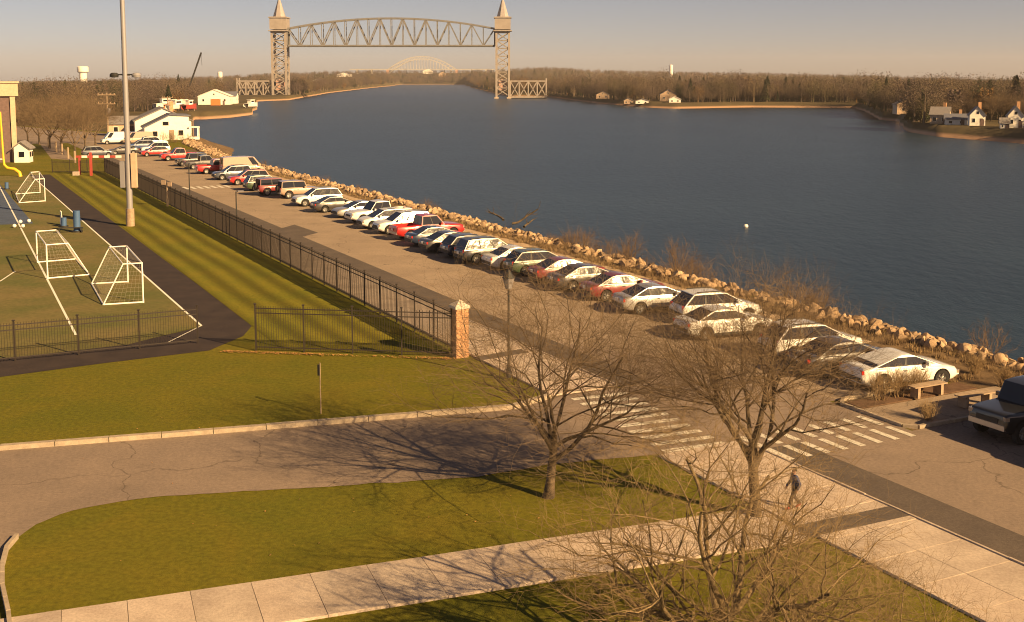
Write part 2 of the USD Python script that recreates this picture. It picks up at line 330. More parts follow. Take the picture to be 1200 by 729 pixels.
tag(obj('shore_path', band([W(s, 38.7 + .25 * math.sin(s / 9)) for s in range(40, 200, 4)], [W(s, 40.0 + .25 * math.sin(s / 9)) for s in range(40, 200, 4)], .012), M['path']), 'pale gravel path along the top of the bank', 'path', kind='structure')
# sports field and track
tag(obj('field', sheet([at(235, 382), W(160, 12.0), W(165, -60), W(60, -60), at(-60, 424), at(0, 421), at(150, 404)], .012), M['turf']), 'dull green artificial turf sports field', 'field', kind='structure')
tag(obj('running_track', sheet([at(-80, 427), at(0, 420), at(150, 403.5), at(237, 382.5), W(160, 11.9), W(160, 14.4), W(62, 14.4), at(288, 368), at(297, 380), at(285, 394), at(245, 411), at(120, 426), at(0, 442), at(-80, 452)], .008), M['track']), 'dark rubber running track curving round the field', 'track', kind='structure')
f_road = unary_union([Polygon([W(-40, 30.7)[:2], W(29.0, 30.7)[:2], W(29.0, 38.4)[:2], W(-40, 38.4)[:2]]), Polygon([W(-40, 24.7)[:2], W(240, 24.7)[:2], W(240, 37.3)[:2], W(33.2, 37.3)[:2], W(33.2, 30.8)[:2], W(-40, 30.8)[:2]]),
                      Polygon([p[:2] for p in (at(-120, 541), at(0, 528), at(250, 508.5), at(600, 480), W(38.6, 21.2), W(38.6, 26.2), W(30.2, 26.2), W(31.0, 21.2), at(640, 545), at(560, 559), at(400, 570), at(200, 581), at(140, 588), at(100, 595), at(70, 603), at(42, 615), at(22, 630), at(10, 644), at(4, 654), at(-2, 690), at(0, 800), at(-300, 800))])])
f_road = f_road.segmentize(.45)
ring = np.array(f_road.exterior.coords)[:-1]; on = ring @ NV[:2]
jit = (meshkit.fbm(np.column_stack([ring * 1.7, np.zeros(len(ring))]), 3, 9) - .5) * .22
f_road = Polygon(np.where((on < 21)[:, None], ring + np.column_stack([-.25 * jit, jit]), ring)).buffer(0)
road = tag(obj('road', sheet(f_road, .016), M['asphalt']), 'sun-lit tan asphalt of entry road and car park', 'road', kind='structure')
tag(obj('car_park', sheet([W(47, 26.2), W(240, 26.2), W(240, 37.3), W(33.3, 37.3), W(33.3, 31.2), W(40, 30.0)], .0195), M['lot']), 'paler tan asphalt of the waterside car park', 'car park', kind='structure')
lot = tag(obj('far_car_park', sheet([W(236, 10), W(236, 37), W(262, 40), W(330, 20), W(330, 0), W(250, 5)], .010), M['asphalt']), 'asphalt yard beyond the car park', 'road', kind='structure')
tag(obj('service_road', sheet([at(60, 186), at(88, 188), at(62, 160), at(40, 160)], .008), M['asphalt']), 'narrow service road beside the bare trees', 'road', kind='structure')
stp = [(s, 24.55) for s in (-30, 30.0)], [(s, 26.05) for s in (-30, 30.0)]
tag(obj('asphalt_strip', sheet([W(-30, 24.62), W(29.8, 24.62), W(29.8, 26.3), W(-30, 26.3)], .020), M['asphalt_dark']), 'dark asphalt strip along the road edge in front', 'road edge', kind='structure')
tag(obj('asphalt_strip', sheet([W(38.8, 24.62), W(205, 24.62), W(205, 26.3), W(38.8, 26.3)], .020), M['asphalt_dark']), 'dark asphalt strip beside the fenced pavement', 'road edge', kind='structure')
pm = MB()
pm.mesh(sheet([at(345, 263.5), at(373, 273), at(352, 278.5), at(318, 271)], .022))
tag(pm.build('asphalt_patch', M['asphalt_dark']), 'dark rectangular patch in the car park asphalt', 'road patch', kind='structure')
# sidewalks: panels one by one over a dark bed
def panels(name, label, quads, z, m, bed):
    root = thing(name, label, 'sidewalk', kind='structure')
    obj('bed', sheet(bed, z - .05), M['joint'], root)
    for i, q in enumerate(quads):
        v = np.array([[p[0], p[1], z + rng.uniform(-.006, .006)] for p in q]); lo = v.copy(); lo[:, 2] = z - .09
        obj('slab', (np.vstack([v, lo]), np.array([[0,1,2,3],[0,4,5,1],[1,5,6,2],[2,6,7,3],[3,7,4,0]])), M[m if m == 'lot' or rng.random() < .6 else ('concrete2' if m == 'concrete' else 'concrete')], root)
    return root
def strip_quads(A0, A1, B0, B1, n, gap=.02):
    """n slabs between edges A0-A1 and B0-B1"""
    out = []
    for i in range(n):
        t0, t1 = (i + gap / 2) / n, (i + 1 - gap / 2) / n
        out.append([A0 + (A1 - A0) * t0, A0 + (A1 - A0) * t1, B0 + (B1 - B0) * t1, B0 + (B1 - B0) * t0])
    return out
zs = .075
dr = (at(700, 625) - at(0, 729)); dr /= np.linalg.norm(dr); perp = np.array([dr[1], -dr[0], 0]); wd = 2.35
A0 = at(0, 729) - dr * 4.5; A1 = W(25.15, 21.1)
A1 = A0 + dr * np.dot(A1 - A0, dr)
panels('front_sidewalk', 'pale concrete sidewalk crossing the lawn in the foreground', strip_quads(A0, A1, A0 + perp * wd, A1 + perp * (wd + .1), 17, .009), zs, 'concrete2',
       [A0, A1, A1 + perp * wd, A0 + perp * wd])
q = []
for s0 in np.arange(-6, 30.3, 1.6):
    q += [[W(s0 + .012, 21.2), W(s0 + 1.588, 21.2), W(s0 + 1.588, 22.85), W(s0 + .012, 22.85)], [W(s0 + .012, 22.874), W(s0 + 1.588, 22.874), W(s0 + 1.588, 24.55), W(s0 + .012, 24.55)]]
panels('roadside_sidewalk', 'pale concrete sidewalk beside the road at the near corner', q, zs, 'concrete', [W(-6, 21.2), W(30.2, 21.2), W(30.2, 24.55), W(-6, 24.55)])
tag(obj('path_crossing', sheet([W(23.15, 20.9), W(23.95, 20.9), W(23.85, 24.52), W(23.05, 24.52)], zs + .014, .03), M['asphalt_dark']), 'dark asphalt path crossing the roadside sidewalk', 'path', kind='structure')
q = []
for s0 in np.arange(38.7, 118, 1.6):
    q += [[W(s0 + .012, 21.55), W(s0 + 1.588, 21.55), W(s0 + 1.588, 23.05), W(s0 + .012, 23.05)], [W(s0 + .012, 23.074), W(s0 + 1.588, 23.074), W(s0 + 1.588, 24.55), W(s0 + .012, 24.55)]]
panels('fence_sidewalk', 'pale concrete sidewalk along the outside of the black fence', q, zs, 'concrete', [W(38.6, 21.5), W(119, 21.5), W(119, 24.55), W(38.6, 24.55)])
tag(obj('path_crossing', sheet([W(45.0, 21.5), W(45.7, 21.5), W(46.1, 24.0), W(45.4, 24.0)], zs + .012, .06), M['asphalt_dark']), 'dark strip across the sidewalk beside the brick pillar', 'path', kind='structure')
# kerbs: blocks one by one
def kerb(name, label, pts, w=.16, h=.13, step=1.7, m='granite'):
    root = thing(name, label, 'kerb')
    pts = [np.asarray(p, float) for p in pts]
    for a, b in zip(pts[:-1], pts[1:]):
        L = np.linalg.norm(b - a); k = max(1, round(L / step)); t = (b - a) / L
        for i in range(k):
            c = a + t * (L * (i + .5) / k); 
            MB().box([c[0], c[1], h / 2 + rng.uniform(-.008, .008)], [L / k - .025, w, h + .1], math.atan2(t[1], t[0])).build('kerb_stone', M[m], root)
    return root
kerb('kerb', 'granite kerb along the far side of the entry road', [at(-120, 540.5), at(0, 527.5), at(250, 508), at(600, 479.5), W(38.6, 21.4)], w=.24)
kerb('kerb', 'pale kerb at the bottom left lawn corner', [at(20, 631), at(8, 645), at(3, 664), at(3, 690), at(10, 722), at(14, 760)], w=.10, h=.10, step=.9)
kerb('kerb', 'kerb between near sidewalk and the dark road strip', [W(-6, 24.59), W(30, 24.59)], w=.07, h=.062, m='concrete')
kerb('kerb', 'kerb between fenced sidewalk and the car park', [W(38.8, 24.59), W(119, 24.59)], w=.07, h=.062, m='concrete')
kerb('kerb', 'kerb on the water side of the road by the benches', [W(29.1, 38), W(29.1, 31.2), W(29.5, 30.85), W(32.6, 30.85), W(33.1, 31.4), W(33.1, 37)], w=.13, h=.08)
# landing by the benches
panels('landing', 'concrete landing between the crosswalk and the benches', strip_quads(W(29.3, 31.0), W(31.7, 31.0), W(29.3, 38.2), W(31.7, 38.2), 2, .01) , .07, 'lot', [W(29.2, 31.0), W(31.8, 31.0), W(31.8, 38.2), W(29.2, 38.2)])
tag(obj('planting_bed', sheet([W(31.9, 31.2), W(32.9, 31.2), W(32.9, 37.4), W(31.9, 37.4)], .05, .04), M['mulch']), 'mulched planting bed beside the white sedan', 'planting bed', kind='structure')
# painted markings, one bar each
def bar_sheet(parent, a, b, w):
    a, b = np.asarray(a), np.asarray(b); t = (b - a) / np.linalg.norm(b - a); u = np.array([-t[1], t[0], 0]) * w / 2
    obj('crosswalk_bar', sheet([a - u, b - u, b + u, a + u], .028), M['paint'], parent)
cw = thing('crosswalk', 'white crosswalk bars across the mouth of the entry road', 'crosswalk', kind='structure')
for i in range(10):
    s = 31.0 + i * .76; bar_sheet(cw, W(s + .12, 21.6 + .05 * i), W(s - .10, 24.0 + .05 * i), .33)
cw = thing('crosswalk', 'white crosswalk bars across the road towards the benches', 'crosswalk', kind='structure')
for i in range(8):
    n = 24.9 + i * .78; bar_sheet(cw, W(28.5, n), W(29.75, n), .26); bar_sheet(cw, W(30.0, n), W(31.2, n), .26)
cw = thing('crosswalk', 'far white crosswalk bars across the car park lane', 'crosswalk', kind='structure')
for i in range(7):
    n = 26.3 + i * .78; bar_sheet(cw, W(131.4, n), W(134.4, n), .4)
fl = thing('field_marking', 'thin white touchlines painted on the turf', 'field marking', kind='structure')
def fline(a, b, w=.12):
    a, b = np.asarray(a), np.asarray(b); t = (b - a) / np.linalg.norm(b - a); u = np.array([-t[1], t[0], 0]) * w / 2
    obj('painted_line', sheet([a - u, b - u, b + u, a + u], .018), M['white_line'], fl)
fline(at(236, 382), W(158, 12.1)); fline(at(89, 393), at(-4, 212)); fline(at(236, 382), at(196, 402), .06); fline(at(0, 330), at(18, 318), .1)
tag(obj('blue_end_zone', sheet([at(-60, 200), at(-2, 214), at(39, 262), at(-60, 266)], .016), M['blue_turf']), 'blue painted area at the far edge of the field', 'field marking', kind='structure')

# ------------------------------------------------------------------ bridges
def bridge():
    D = 868.0; k = D / FPX
    X = lambda px: (px - 600) * k
    Z = lambda py: zat(py, D)
    root = thing('lift_bridge', 'steel railroad lift bridge with two spired towers spanning the canal', 'bridge', (0, D, 0))
    dep = 11.0
    zb = wz + 1.0
    def tower(px0, px1, roof_px):
        t = node('tower', root)
        x0, x1 = X(px0), X(px1); ztop = Z(37.5)
        legs = [(x0, -dep/2), (x1, -dep/2), (x0, dep/2), (x1, dep/2)]
        for x, y in legs:
            MB().bar([x, y, zb], [x, y, ztop], 1.5).build('leg', M['bridge_light'], t)
        nz = 8; zs_ = np.linspace(zb + 1, ztop - 1, nz + 1)
        for y in (-dep/2, dep/2):
            for i in range(nz):
                m = MB(); 
                a, b = ((x0, x1) if i % 2 else (x1, x0))
                m.bar([a, y, zs_[i]], [b, y, zs_[i+1]], .65); m.bar([b, y, zs_[i]], [a, y, zs_[i+1]], .4); m.bar([x0, y, zs_[i+1]], [x1, y, zs_[i+1]], .6)
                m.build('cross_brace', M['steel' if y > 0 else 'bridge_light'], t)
        for x in (x0, x1):
            for i in range(nz):
                m = MB(); m.bar([x, -dep/2, zs_[i]], [x, dep/2, zs_[i+1]], .6); m.bar([x, -dep/2, zs_[i+1]], [x, dep/2, zs_[i+1]], .55)
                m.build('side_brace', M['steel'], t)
        MB().box([(x0+x1)/2, 0, (Z(20) + Z(37))/2], [(x1-x0) + 2.4, dep + 3, Z(22.5) - Z(37)]).build('machine_house', M['bridge_light'], t)
        m = MB()
        for zz_, g in ((Z(37.3), 1.9), (Z(22.2), 1.3)): m.box([(x0+x1)/2, 0, zz_], [(x1-x0) + 2.4 + g, dep + 3 + g, .7])
        m.build('cornice', M['bridge_light'], t)
        cx = (x0+x1)/2
        prof = [(0, Z(21.5)), (4.9, Z(21.5)), (3.6, Z(15)), (2.1, Z(7.5)), (1.0, Z(2)), (.55, Z(0)), (0, Z(0))]
        c = revolve(prof, 8); c.apply_transform(trimesh.transformations.rotation_matrix(math.pi/8, [0, 0, 1])); c.apply_translation([cx, 0, 0])
        obj('spire', c, M['bridge_roof'], t)
        f = revolve([(0, Z(.5)), (.7, Z(.5)), (.9, Z(-2)), (.35, Z(-4)), (.5, Z(-5.5)), (.1, Z(-12)), (0, Z(-12))], 8); f.apply_translation([cx, 0, 0])
        obj('finial', f, M['bridge_light'], t)
        # counterweight hanging inside, near deck level when the span is raised
        MB().box([cx, 0, Z(99)], [(x1-x0) * .62, dep * .55, Z(93) - Z(106)]).build('counterweight', M['rose_wall'], t)
        pm = MB()
        for x, y in legs: pm.box([x, y, (wz - 3 + zb) / 2], [3.2, 3.2, zb - wz + 3])
        pm.build('pier', M['concrete'], t)
    tower(323.0, 338.5, 330); tower(582.0, 596.5, 589)
    sp = node('lift_span', root)
    N = 18; xs = np.linspace(X(340.5), X(580), N + 1); zl = Z(54.3)
    tt = np.linspace(-1, 1, N + 1); zt = zl + 12.6 + 7.6 * (1 - tt**2)
    for y in (-4.2, 4.2):
        MB().bar([xs[0], y, zl], [xs[-1], y, zl], 1.0, 1.2).build('bottom_chord', M['steel'], sp)
        m = MB()
        for i in range(N): m.bar([xs[i], y, zt[i]], [xs[i+1], y, zt[i+1]], .95, 1.1)
        m.build('top_chord', M['steel'], sp)
        for i in range(N + 1):
            MB().bar([xs[i], y, zl], [xs[i], y, zt[i]], 1.0 if i in (0, N) else .5).build('vertical', M['steel'], sp)
        for i in range(N):
            a, b = ((zl, zt[i+1]) if i % 2 else (zt[i], zl))
            MB().bar([xs[i], y, a], [xs[i+1], y, b], .75).build('diagonal', M['steel'], sp)
    m = MB()
    for i in range(N + 1): m.bar([xs[i], -4.2, zt[i]], [xs[i], 4.2, zt[i]], .4)
    for i in range(N): m.bar([xs[i], -4.2 if i % 2 else 4.2, zt[i]], [xs[i+1], 4.2 if i % 2 else -4.2, zt[i+1]], .3)
    m.build('sway_bracing', M['steel'], sp)
    MB().box([(xs[0]+xs[-1])/2, 0, zl - .4], [xs[-1]-xs[0], 7.2, .9]).build('track_deck', M['steel'], sp)
    def approach(px0, px1, n):
        t = node('approach_span', root)
        x0, x1 = X(px0), X(px1); z0, z1 = Z(113.5), Z(95.0); xx_ = np.linspace(x0, x1, n + 1)
        for y in (-4.2, 4.2):
            MB().bar([x0, y, z0], [x1, y, z0], 1.1).build('bottom_chord', M['bridge_light'], t)
            MB().bar([x0, y, z1], [x1, y, z1], 1.0).build('top_chord', M['bridge_light'], t)
            for i in range(n + 1): MB().bar([xx_[i], y, z0], [xx_[i], y, z1 + (2.2 if px1 > 600 and i == n or px1 < 400 and i == 0 else 0)], .8).build('vertical', M['bridge_light'], t)
            for i in range(n):
                MB().bar([xx_[i], y, z0], [xx_[i+1], y, z1], .6).build('diagonal', M['bridge_light'], t)
                MB().bar([xx_[i], y, z1], [xx_[i+1], y, z0], .6).build('diagonal', M['bridge_light'], t)
        MB().box([(x0+x1)/2, 0, z0 - .5], [abs(x1-x0), 7.4, .8]).build('deck', M['steel'], t)
        m = MB()
        for xp in (x0, x1): m.box([xp, 0, (z0 - 1 + wz - 3)/2], [2.4, 10, z0 - 1 - wz + 3])
        m.build('pier', M['concrete'], t)
    approach(281, 321.5, 4); approach(598, 640, 4)
bridge()
def arch_bridge():
    D = 3050.0; k = D / FPX; X = lambda px: (px - 600) * k; Z = lambda py: zat(py, D)
    root = thing('arch_bridge', 'pale steel arch road bridge small in the far distance', 'bridge', (0, D, 0))
    x0, x1, zd = X(455.5), X(535.5), Z(81.5)
    t = np.linspace(-1, 1, 25); xs = (x0 + x1)/2 + t * (x1 - x0)/2
    zu = Z(82) + (Z(66.5) - Z(82)) * (1 - t**2); zl = Z(88) + (Z(69.5) - Z(88)) * (1 - t**2)
    for y in (-8, 8):
        m = MB()
        for i in range(24):
            m.bar([xs[i], y, zu[i]], [xs[i+1], y, zu[i+1]], 1.3); m.bar([xs[i], y, zl[i]], [xs[i+1], y, zl[i+1]], 1.3)
            m.bar([xs[i], y, zl[i]], [xs[i+1], y, zu[i+1]], .7)
        m.build('arch', M['far_steel'], root)
        m = MB()
        for i in range(3, 22): m.bar([xs[i], y, zd], [xs[i], y, zl[i]], .7)
        m.build('hanger', M['far_steel'], root)
    MB().box([(x0+x1)/2, 0, zd], [(x1-x0)*2.1, 17, 1.8]).build('deck', M['far_steel'], root)
    for px in (420, 437, 455.5, 535.5, 553, 570):
        big = px in (455.5, 535.5)
        MB().box([X(px), 0, (zd + wz - 3)/2], [6.5 if big else 3.5, 16, zd - wz + 3]).build('pier', M['rose_wall' if big else 'far_steel'], root)
arch_bridge()

# ------------------------------------------------------------------ buildings
def windows(root, m_face, rects, frame='white'):
    """rects on a wall: (origin, along, up, w, h)"""
    for o, al, out, w, h in rects:
        o, al, out = np.asarray(o, float), np.asarray(al, float), np.asarray(out, float)
        up = np.array([0, 0, 1.0])
        fr = obj('window', MB().add([o + al*a*w/2 + up*b*h/2 + out*c for a in (-1, 1) for b in (-1, 1) for c in (.0, .05)], [[0,2,3],[0,3,1],[4,5,7],[4,7,6],[0,1,5],[0,5,4],[2,6,7],[2,7,3],[1,3,7],[1,7,5],[0,4,6],[0,6,2]]).get(), M[frame], root)
        w2, h2 = w - .16, h - .16
        obj('pane', MB().quad(*[o + al*a*w2/2 + up*b*h2/2 + out*.062 for a, b in ((-1, -1), (1, -1), (1, 1), (-1, 1))]).get(), M['glass'], fr)
def house(name, label, loc, rz, w, d, h, ridge, wall='white', roof='shingle', along='y', wins=2, chimney=False, cat='house', door=True):
    """gabled house: front face looks along local -y, ridge along y (gable to the front) or x"""
    root = thing(name, label, cat, loc, rz)
    if along == 'y':
        outl = [(-w/2, 0), (w/2, 0), (w/2, h), (0, ridge), (-w/2, h)]
        v = np.array([[x, y, z] for y in (-d/2, d/2) for x, z in outl])
        e0, e1, rdir = np.array([w/2, 0]), None, 0
    else:
        outl = [(-d/2, 0), (d/2, 0), (d/2, h), (0, ridge), (-d/2, h)]
        v = np.array([[x, y, z] for x in (-w/2, w/2) for y, z in outl])
    f = [[0,1,2],[0,2,4],[2,3,4],[5,7,6],[5,9,7],[7,9,8]] + [t for i in range(5) for t in ([i, i+5, (i+1) % 5 + 5], [i, (i+1) % 5 + 5, (i+1) % 5])]
    obj('wall', (v - [0, 0, .0], np.array(f)), M[wall], root)
    half = w/2 if along == 'y' else d/2; ln = (d if along == 'y' else w)/2 + .35
    sl = math.hypot(half, ridge - h); dx, dz = half / sl, (ridge - h) / sl
    for sgn in (-1, 1):
        p = [(0, ridge + .03), (sgn*(half + .4*dx), h - .4*dz + .03), (sgn*(half + .4*dx), h - .4*dz + .2), (0, ridge + .2)]
        rv = [([a, y, z] if along == 'y' else [y, a, z]) for y in (-ln, ln) for a, z in p]
        obj('roof', (np.array(rv), np.array([[0,1,2,3],[4,7,6,5],[0,4,5,1],[1,5,6,2],[2,6,7,3],[3,7,4,0]])), M[roof], root)
    r = []
    hh = min(1.2, h * .42)
    for i in range(wins):
        x = (i + .5) / wins * w - w/2
        r.append(([x, -d/2, h * .55], [1, 0, 0], [0, -1, 0], min(1.0, w / wins * .45), hh))
    for i in range(2):
        y = (i + .5) / 2 * d - d/2
        r.append(([w/2, y, h*.55], [0, 1, 0], [1, 0, 0], 1.0, hh))
    if along == 'y' and ridge - h > 1.5: r.append(([0, -d/2, h + (ridge-h)*.3], [1, 0, 0], [0, -1, 0], .8, .9))
    windows(root, None, r)
    if door:
        dm = MB().box([w*.3, -d/2 - .03, 1.05], [.95, .08, 2.1]).build('door', M['brown_brick'], root)
        MB().box([w*.3 + .35, -d/2 - .09, 1.05], [.05, .06, .12]).build('handle', M['trim'], dm)
    if chimney: MB().box([w*.2, d*.15, ridge + .2], [.8, .8, 2.2]).build('chimney', M['brick'], root)
    return root
FACE = ROT_N - math.pi/2 + .2
# white waterside house: odd roofline with flat ridge end, porch on the water side
g = at(196, 164)
hr = thing('waterside_house', 'bright white waterside house with sloping roof and small porch', 'house', (g[0], g[1], 0), .35)
outl = [(-4.3, 0), (4.3, 0), (4.3, 4.7), (.6, 4.9), (-4.3, 2.5)]
v = np.array([[x, y, z] for y in (0, 10.0) for x, z in outl])
obj('wall', (v, np.array([[0,1,2],[0,2,3],[0,3,4],[5,7,6],[5,8,7],[5,9,8]] + [t for i in range(5) for t in ([i, i+5, (i+1) % 5 + 5], [i, (i+1) % 5 + 5, (i+1) % 5])])), M['white'], hr)
for a, b in (((-4.7, 2.33), (.62, 4.93)), ((.60, 4.95), (4.7, 4.73))):
    obj('roof', (np.array([[x, y, z + o] for y in (-.3, 10.3) for (x, z), o in ((a, .02), (b, .02), (b, .2), (a, .2))]), np.array([[0,1,2,3],[4,7,6,5],[0,4,5,1],[1,5,6,2],[2,6,7,3],[3,7,4,0]])), M['blue_roof'], hr)
windows(hr, None, [([-.2, 0, 3.3], [1, 0, 0], [0, -1, 0], 1.3, .9), ([-2.3, 0, 1.25], [1, 0, 0], [0, -1, 0], 1.1, 1.2), ([2.7, 0, 1.4], [1, 0, 0], [0, -1, 0], 1.1, 1.2), ([4.3, 3, 2.2], [0, 1, 0], [1, 0, 0], 1.1, 1.2), ([4.3, 7, 2.2], [0, 1, 0], [1, 0, 0], 1.1, 1.2)])
MB().box([.9, -.04, 1.0], [.95, .1, 2.0]).build('door', M['wood'], hr)
m = MB(); m.box([5.3, 1.2, 2.5], [2.2, 3.4, .2]); m.box([6.2, -.3, 1.2], [.18, .18, 2.4]); m.box([6.2, 2.7, 1.2], [.18, .18, 2.4]); m.box([5.3, 1.2, .25], [2.0, 3.2, .5])
m.build('porch', M['white'], hr)
g = at(160, 162.5); house('gabled_house', 'large white gabled house with grey roof behind the pole', (g[0] + 1, g[1] + 14, 0), .35, 11.5, 13, 3.4, 6.0, 'white', 'shingle', 'y', 3, True)
g = at(134, 160); house('gabled_house', 'small pale house at the car park end beside the utility pole', (g[0], g[1] + 6, 0), .3, 6, 6, 2.6, 4.0, 'tan_wall', 'shingle', 'x', 2)
g = at(163, 158); house('shed', 'low white shed with grey roof between the two white houses', (g[0], g[1] + 2, 0), .35, 4.2, 4, 2.0, 3.0, 'white', 'shingle', 'y', 1, cat='shed', door=False)
# left edge sports building
g = at(21, 190)
bd = thing('sports_building', 'brown brick building with pale cornice at the left edge', 'building', (g[0], g[1], 0), .44)
MB().box([-10, 6, 4.9], [20, 12, 9.8]).build('wall', M['brown_brick'], bd)
MB().box([-10, 6, 10.75], [20.9, 12.9, 1.9]).build('cornice', M['tan_wall'], bd)
MB().box([-10, 6, 11.83], [21.3, 13.3, .25]).build('coping', M['tan_wall'], bd)
MB().box([-.35, -.12, 4.85], [.7, .3, 9.7]).build('pilaster', M['tan_wall'], bd)
MB().box([-6.5, -.12, 4.85], [.7, .3, 9.7]).build('pilaster', M['tan_wall'], bd)
windows(bd, None, [([-3.4 - 3 * i, 0, 6.5], [1, 0, 0], [0, -1, 0], 1.4, 1.8) for i in range(1, 4)], 'tan_wall')
g = at(28, 190); sh = house('ticket_kiosk', 'small white kiosk with gabled roof beside the brown building', (g[0], g[1], 0), .15, 2.1, 2.2, 2.2, 3.0, 'white', 'shingle', 'y', 1, cat='kiosk', door=False)
# point of land with boatyard
def gfar(px, D): return float(ground_z(np.array(px), np.array(D)))
def place(px, D): p = far(px, D); p[2] = max(gfar(px, D), -.4) - .15; return p
p = place(254, 560); r = house('boat_shed', 'white boatyard hall with arched front on the point of land', p, .15, 15, 14, 4.2, 7.2, 'white', 'white', 'y', 3, cat='building')
p = place(264, 580); house('boat_shed', 'long pale blue roofed shed behind the boatyard hall', p, .1, 13, 9, 4.0, 6.0, 'white', 'blue_roof', 'x', 3, cat='building', door=False)
p = place(254, 545)
st = thing('fuel_stand', 'small orange stand with pale canopy by the boatyard', 'stand', p, .2)
MB().box([0, 0, 1.5], [4.5, 3, 3]).build('cabin', M['orange'], st); MB().box([0, 0, 3.9], [6, 4.5, .5]).build('canopy', M['white'], st)
mm = MB(); [mm.box([x, -1.7, 3.3], [.15, .15, .9]) for x in (-2, 2)]; mm.build('canopy_post', M['white'], st)
def boat(loc, rz, L, hull, label, sc=1.0):
    b = thing('boat', label, 'boat', loc, rz)
    xs = np.linspace(-L/2, L/2, 9); v = []
    for x in xs:
        t = (x + L/2)/L; hw = L*.16*(1 - max(0, (t-.45)/.55)**2.2) + .02
        for yy, z in ((-hw, 1.7 + .5*t), (-hw*.75, .5), (0, .1), (hw*.75, .5), (hw, 1.7 + .5*t)): v.append([x, yy, z])
    f = [[i*5+j, i*5+j+1, (i+1)*5+j+1, (i+1)*5+j] for i in range(8) for j in range(4)] + [[i*5+4, i*5, (i+1)*5, (i+1)*5+4] for i in range(8)]
    obj('hull', (np.array(v), np.array(f)), M[hull], b)
    MB().box([-L*.05, 0, 2.5], [L*.32, L*.2, 1.5]).box([-L*.05, 0, 3.35], [L*.38, L*.23, .18]).build('cabin', M['white'], b)
    MB().box([-L*.05, -L*.101, 2.7], [L*.25, .03, .6]).build('window', M['glass'], b)
    mm = MB(); [mm.bar([x, y, -.3], [x, y*.7, .9], .2) for x in (-L*.3, L*.2) for y in (-L*.1, L*.1)]; mm.build('stand', M['wood'], b)
    return b
for px, D, rz, L, h, lb in [(204, 400, 1.3, 8, 'orange', 'orange hulled boat on stands behind the white house'), (210, 392, 1.05, 9, 'white', 'white boat on stands above the house roof'),
        (218, 404, 1.5, 8, 'green', 'green hulled boat on stands at the end of the boatyard row'), (196, 415, .8, 9, 'white', 'white boat on stands, leftmost of the boatyard row'), (224, 390, 1.2, 7, 'red', 'red hulled boat nearest the water in the boatyard')]:
    boat((far(px, D)[0], D, 1.6), rz, L, h, lb)
boat(place(296, 510), 1.2, 9, 'white', 'white boat hauled out at the tip of the point')
# crane
p = place(217, 640)
cr = thing('crane', 'dark crawler crane with long raised boom behind the boatyard', 'crane', p, 0)
k = 640 / FPX
MB().box([0, 0, 1.6], [6, 4.5, 1.2]).build('tracks', M['trim'], cr); MB().box([-.5, 0, 3.6], [5.5, 3.4, 2.8]).build('cab', M['white'], cr)
zt_ = zat(62, 640) - p[2]; xt = (239 - 217) * k
for o in (-.6, .6):
    MB().bar([1.5, o, 3.5], [xt, o, zt_], .5).build('boom', M['trim'], cr)
mm = MB()
for i in range(16):
    a, b = np.array([1.5, -.6, 3.5]), np.array([xt, -.6, zt_]); q0, q1 = a + (b-a)*i/16, a + (b-a)*(i+1)/16 + [0, 1.2, 0]; mm.bar(q0, q1, .25)
mm.bar([xt, 0, zt_], [xt + .2, 0, zt_ - 7], .15); mm.build('boom_lacing', M['trim'], cr)
# right bank houses
for px, py, yb, wpx, nm, lb, wall, roof, al, hpx, rz in [
    (1101, 0, 151, 20, 'shore_house', 'small tan house in shade, leftmost on the right hand shore', 'tan_wall', 'shingle', 'x', 20, -.5),
    (1143, 0, 149, 17, 'shore_house', 'tall bright cream house among trees on the opposite shore', 'white', 'blue_roof', 'y', 23, -.25),
    (1119, 0, 157, 24, 'shore_house', 'low house with long grey roof right on the opposite shore', 'white', 'blue_roof', 'x', 13, -.35),
    (1188, 0, 158, 17, 'shore_house', 'bright gabled house near the right edge of the opposite shore', 'white', 'shingle', 'y', 26, -.3),
    (1176, 0, 157, 9, 'shore_house', 'little white outbuilding beside the rightmost shore house', 'white', 'shingle', 'x', 13, -.3)]:
    D = float(dshore(px)) + (24 if wpx > 16 else 17); k = D / FPX; p = far(px, D); p[2] = gfar(px, D) - .3
    hh = hpx * k
    house(nm, lb, p, rz, wpx * k, wpx * k * 1.1, hh * .6, hh, wall, roof, al, 2, wpx > 15)
for px, D, w, h, nm, lb, wall, roof in [(782, 640, 9, 6.5, 'shore_house', 'yellow lit gabled house on the far right bank below the water tower', 'tan_wall', 'blue_roof'), (790, 604, 6, 3.4, 'boathouse', 'bright white boathouse by the far waterline', 'white', 'white'),
        (736, 640, 5, 3.2, 'shore_house', 'small yellowish cottage left of the white boathouse', 'tan_wall', 'shingle'), (706, 720, 8, 4.5, 'shore_house', 'grey cottage near the bridge on the right bank', 'tan_wall', 'shingle'), (752, 618, 7, 2.6, 'shore_house', 'low pale shack between cottage and white boathouse', 'white', 'shingle'),
        (1062, 420, 9, 6, 'shore_house', 'tan house half hidden in woods on the right bank', 'tan_wall', 'shingle'), (375, 1500, 26, 9, 'far_building', 'pale building on the far left bank beyond the bridge', 'white', 'blue_roof'),
        (405, 2300, 26, 9, 'far_building', 'tiny pale building near the left end of the arch bridge', 'white', 'blue_roof'), (502, 2900, 22, 12, 'far_building', 'tiny white building seen under the arch bridge', 'white', 'white'), (519, 2800, 16, 11, 'far_building', 'tiny yellow building at the right pier of the arch bridge', 'tan_wall', 'tan_wall')]:
    p = far(px, D); p[2] = gfar(px, D) - .3
    house(nm, lb, p, -.1, w, w * .8, h * .6, h, wall, roof, 'y', 2, False, door=False, cat='house' if nm != 'far_building' else 'building')
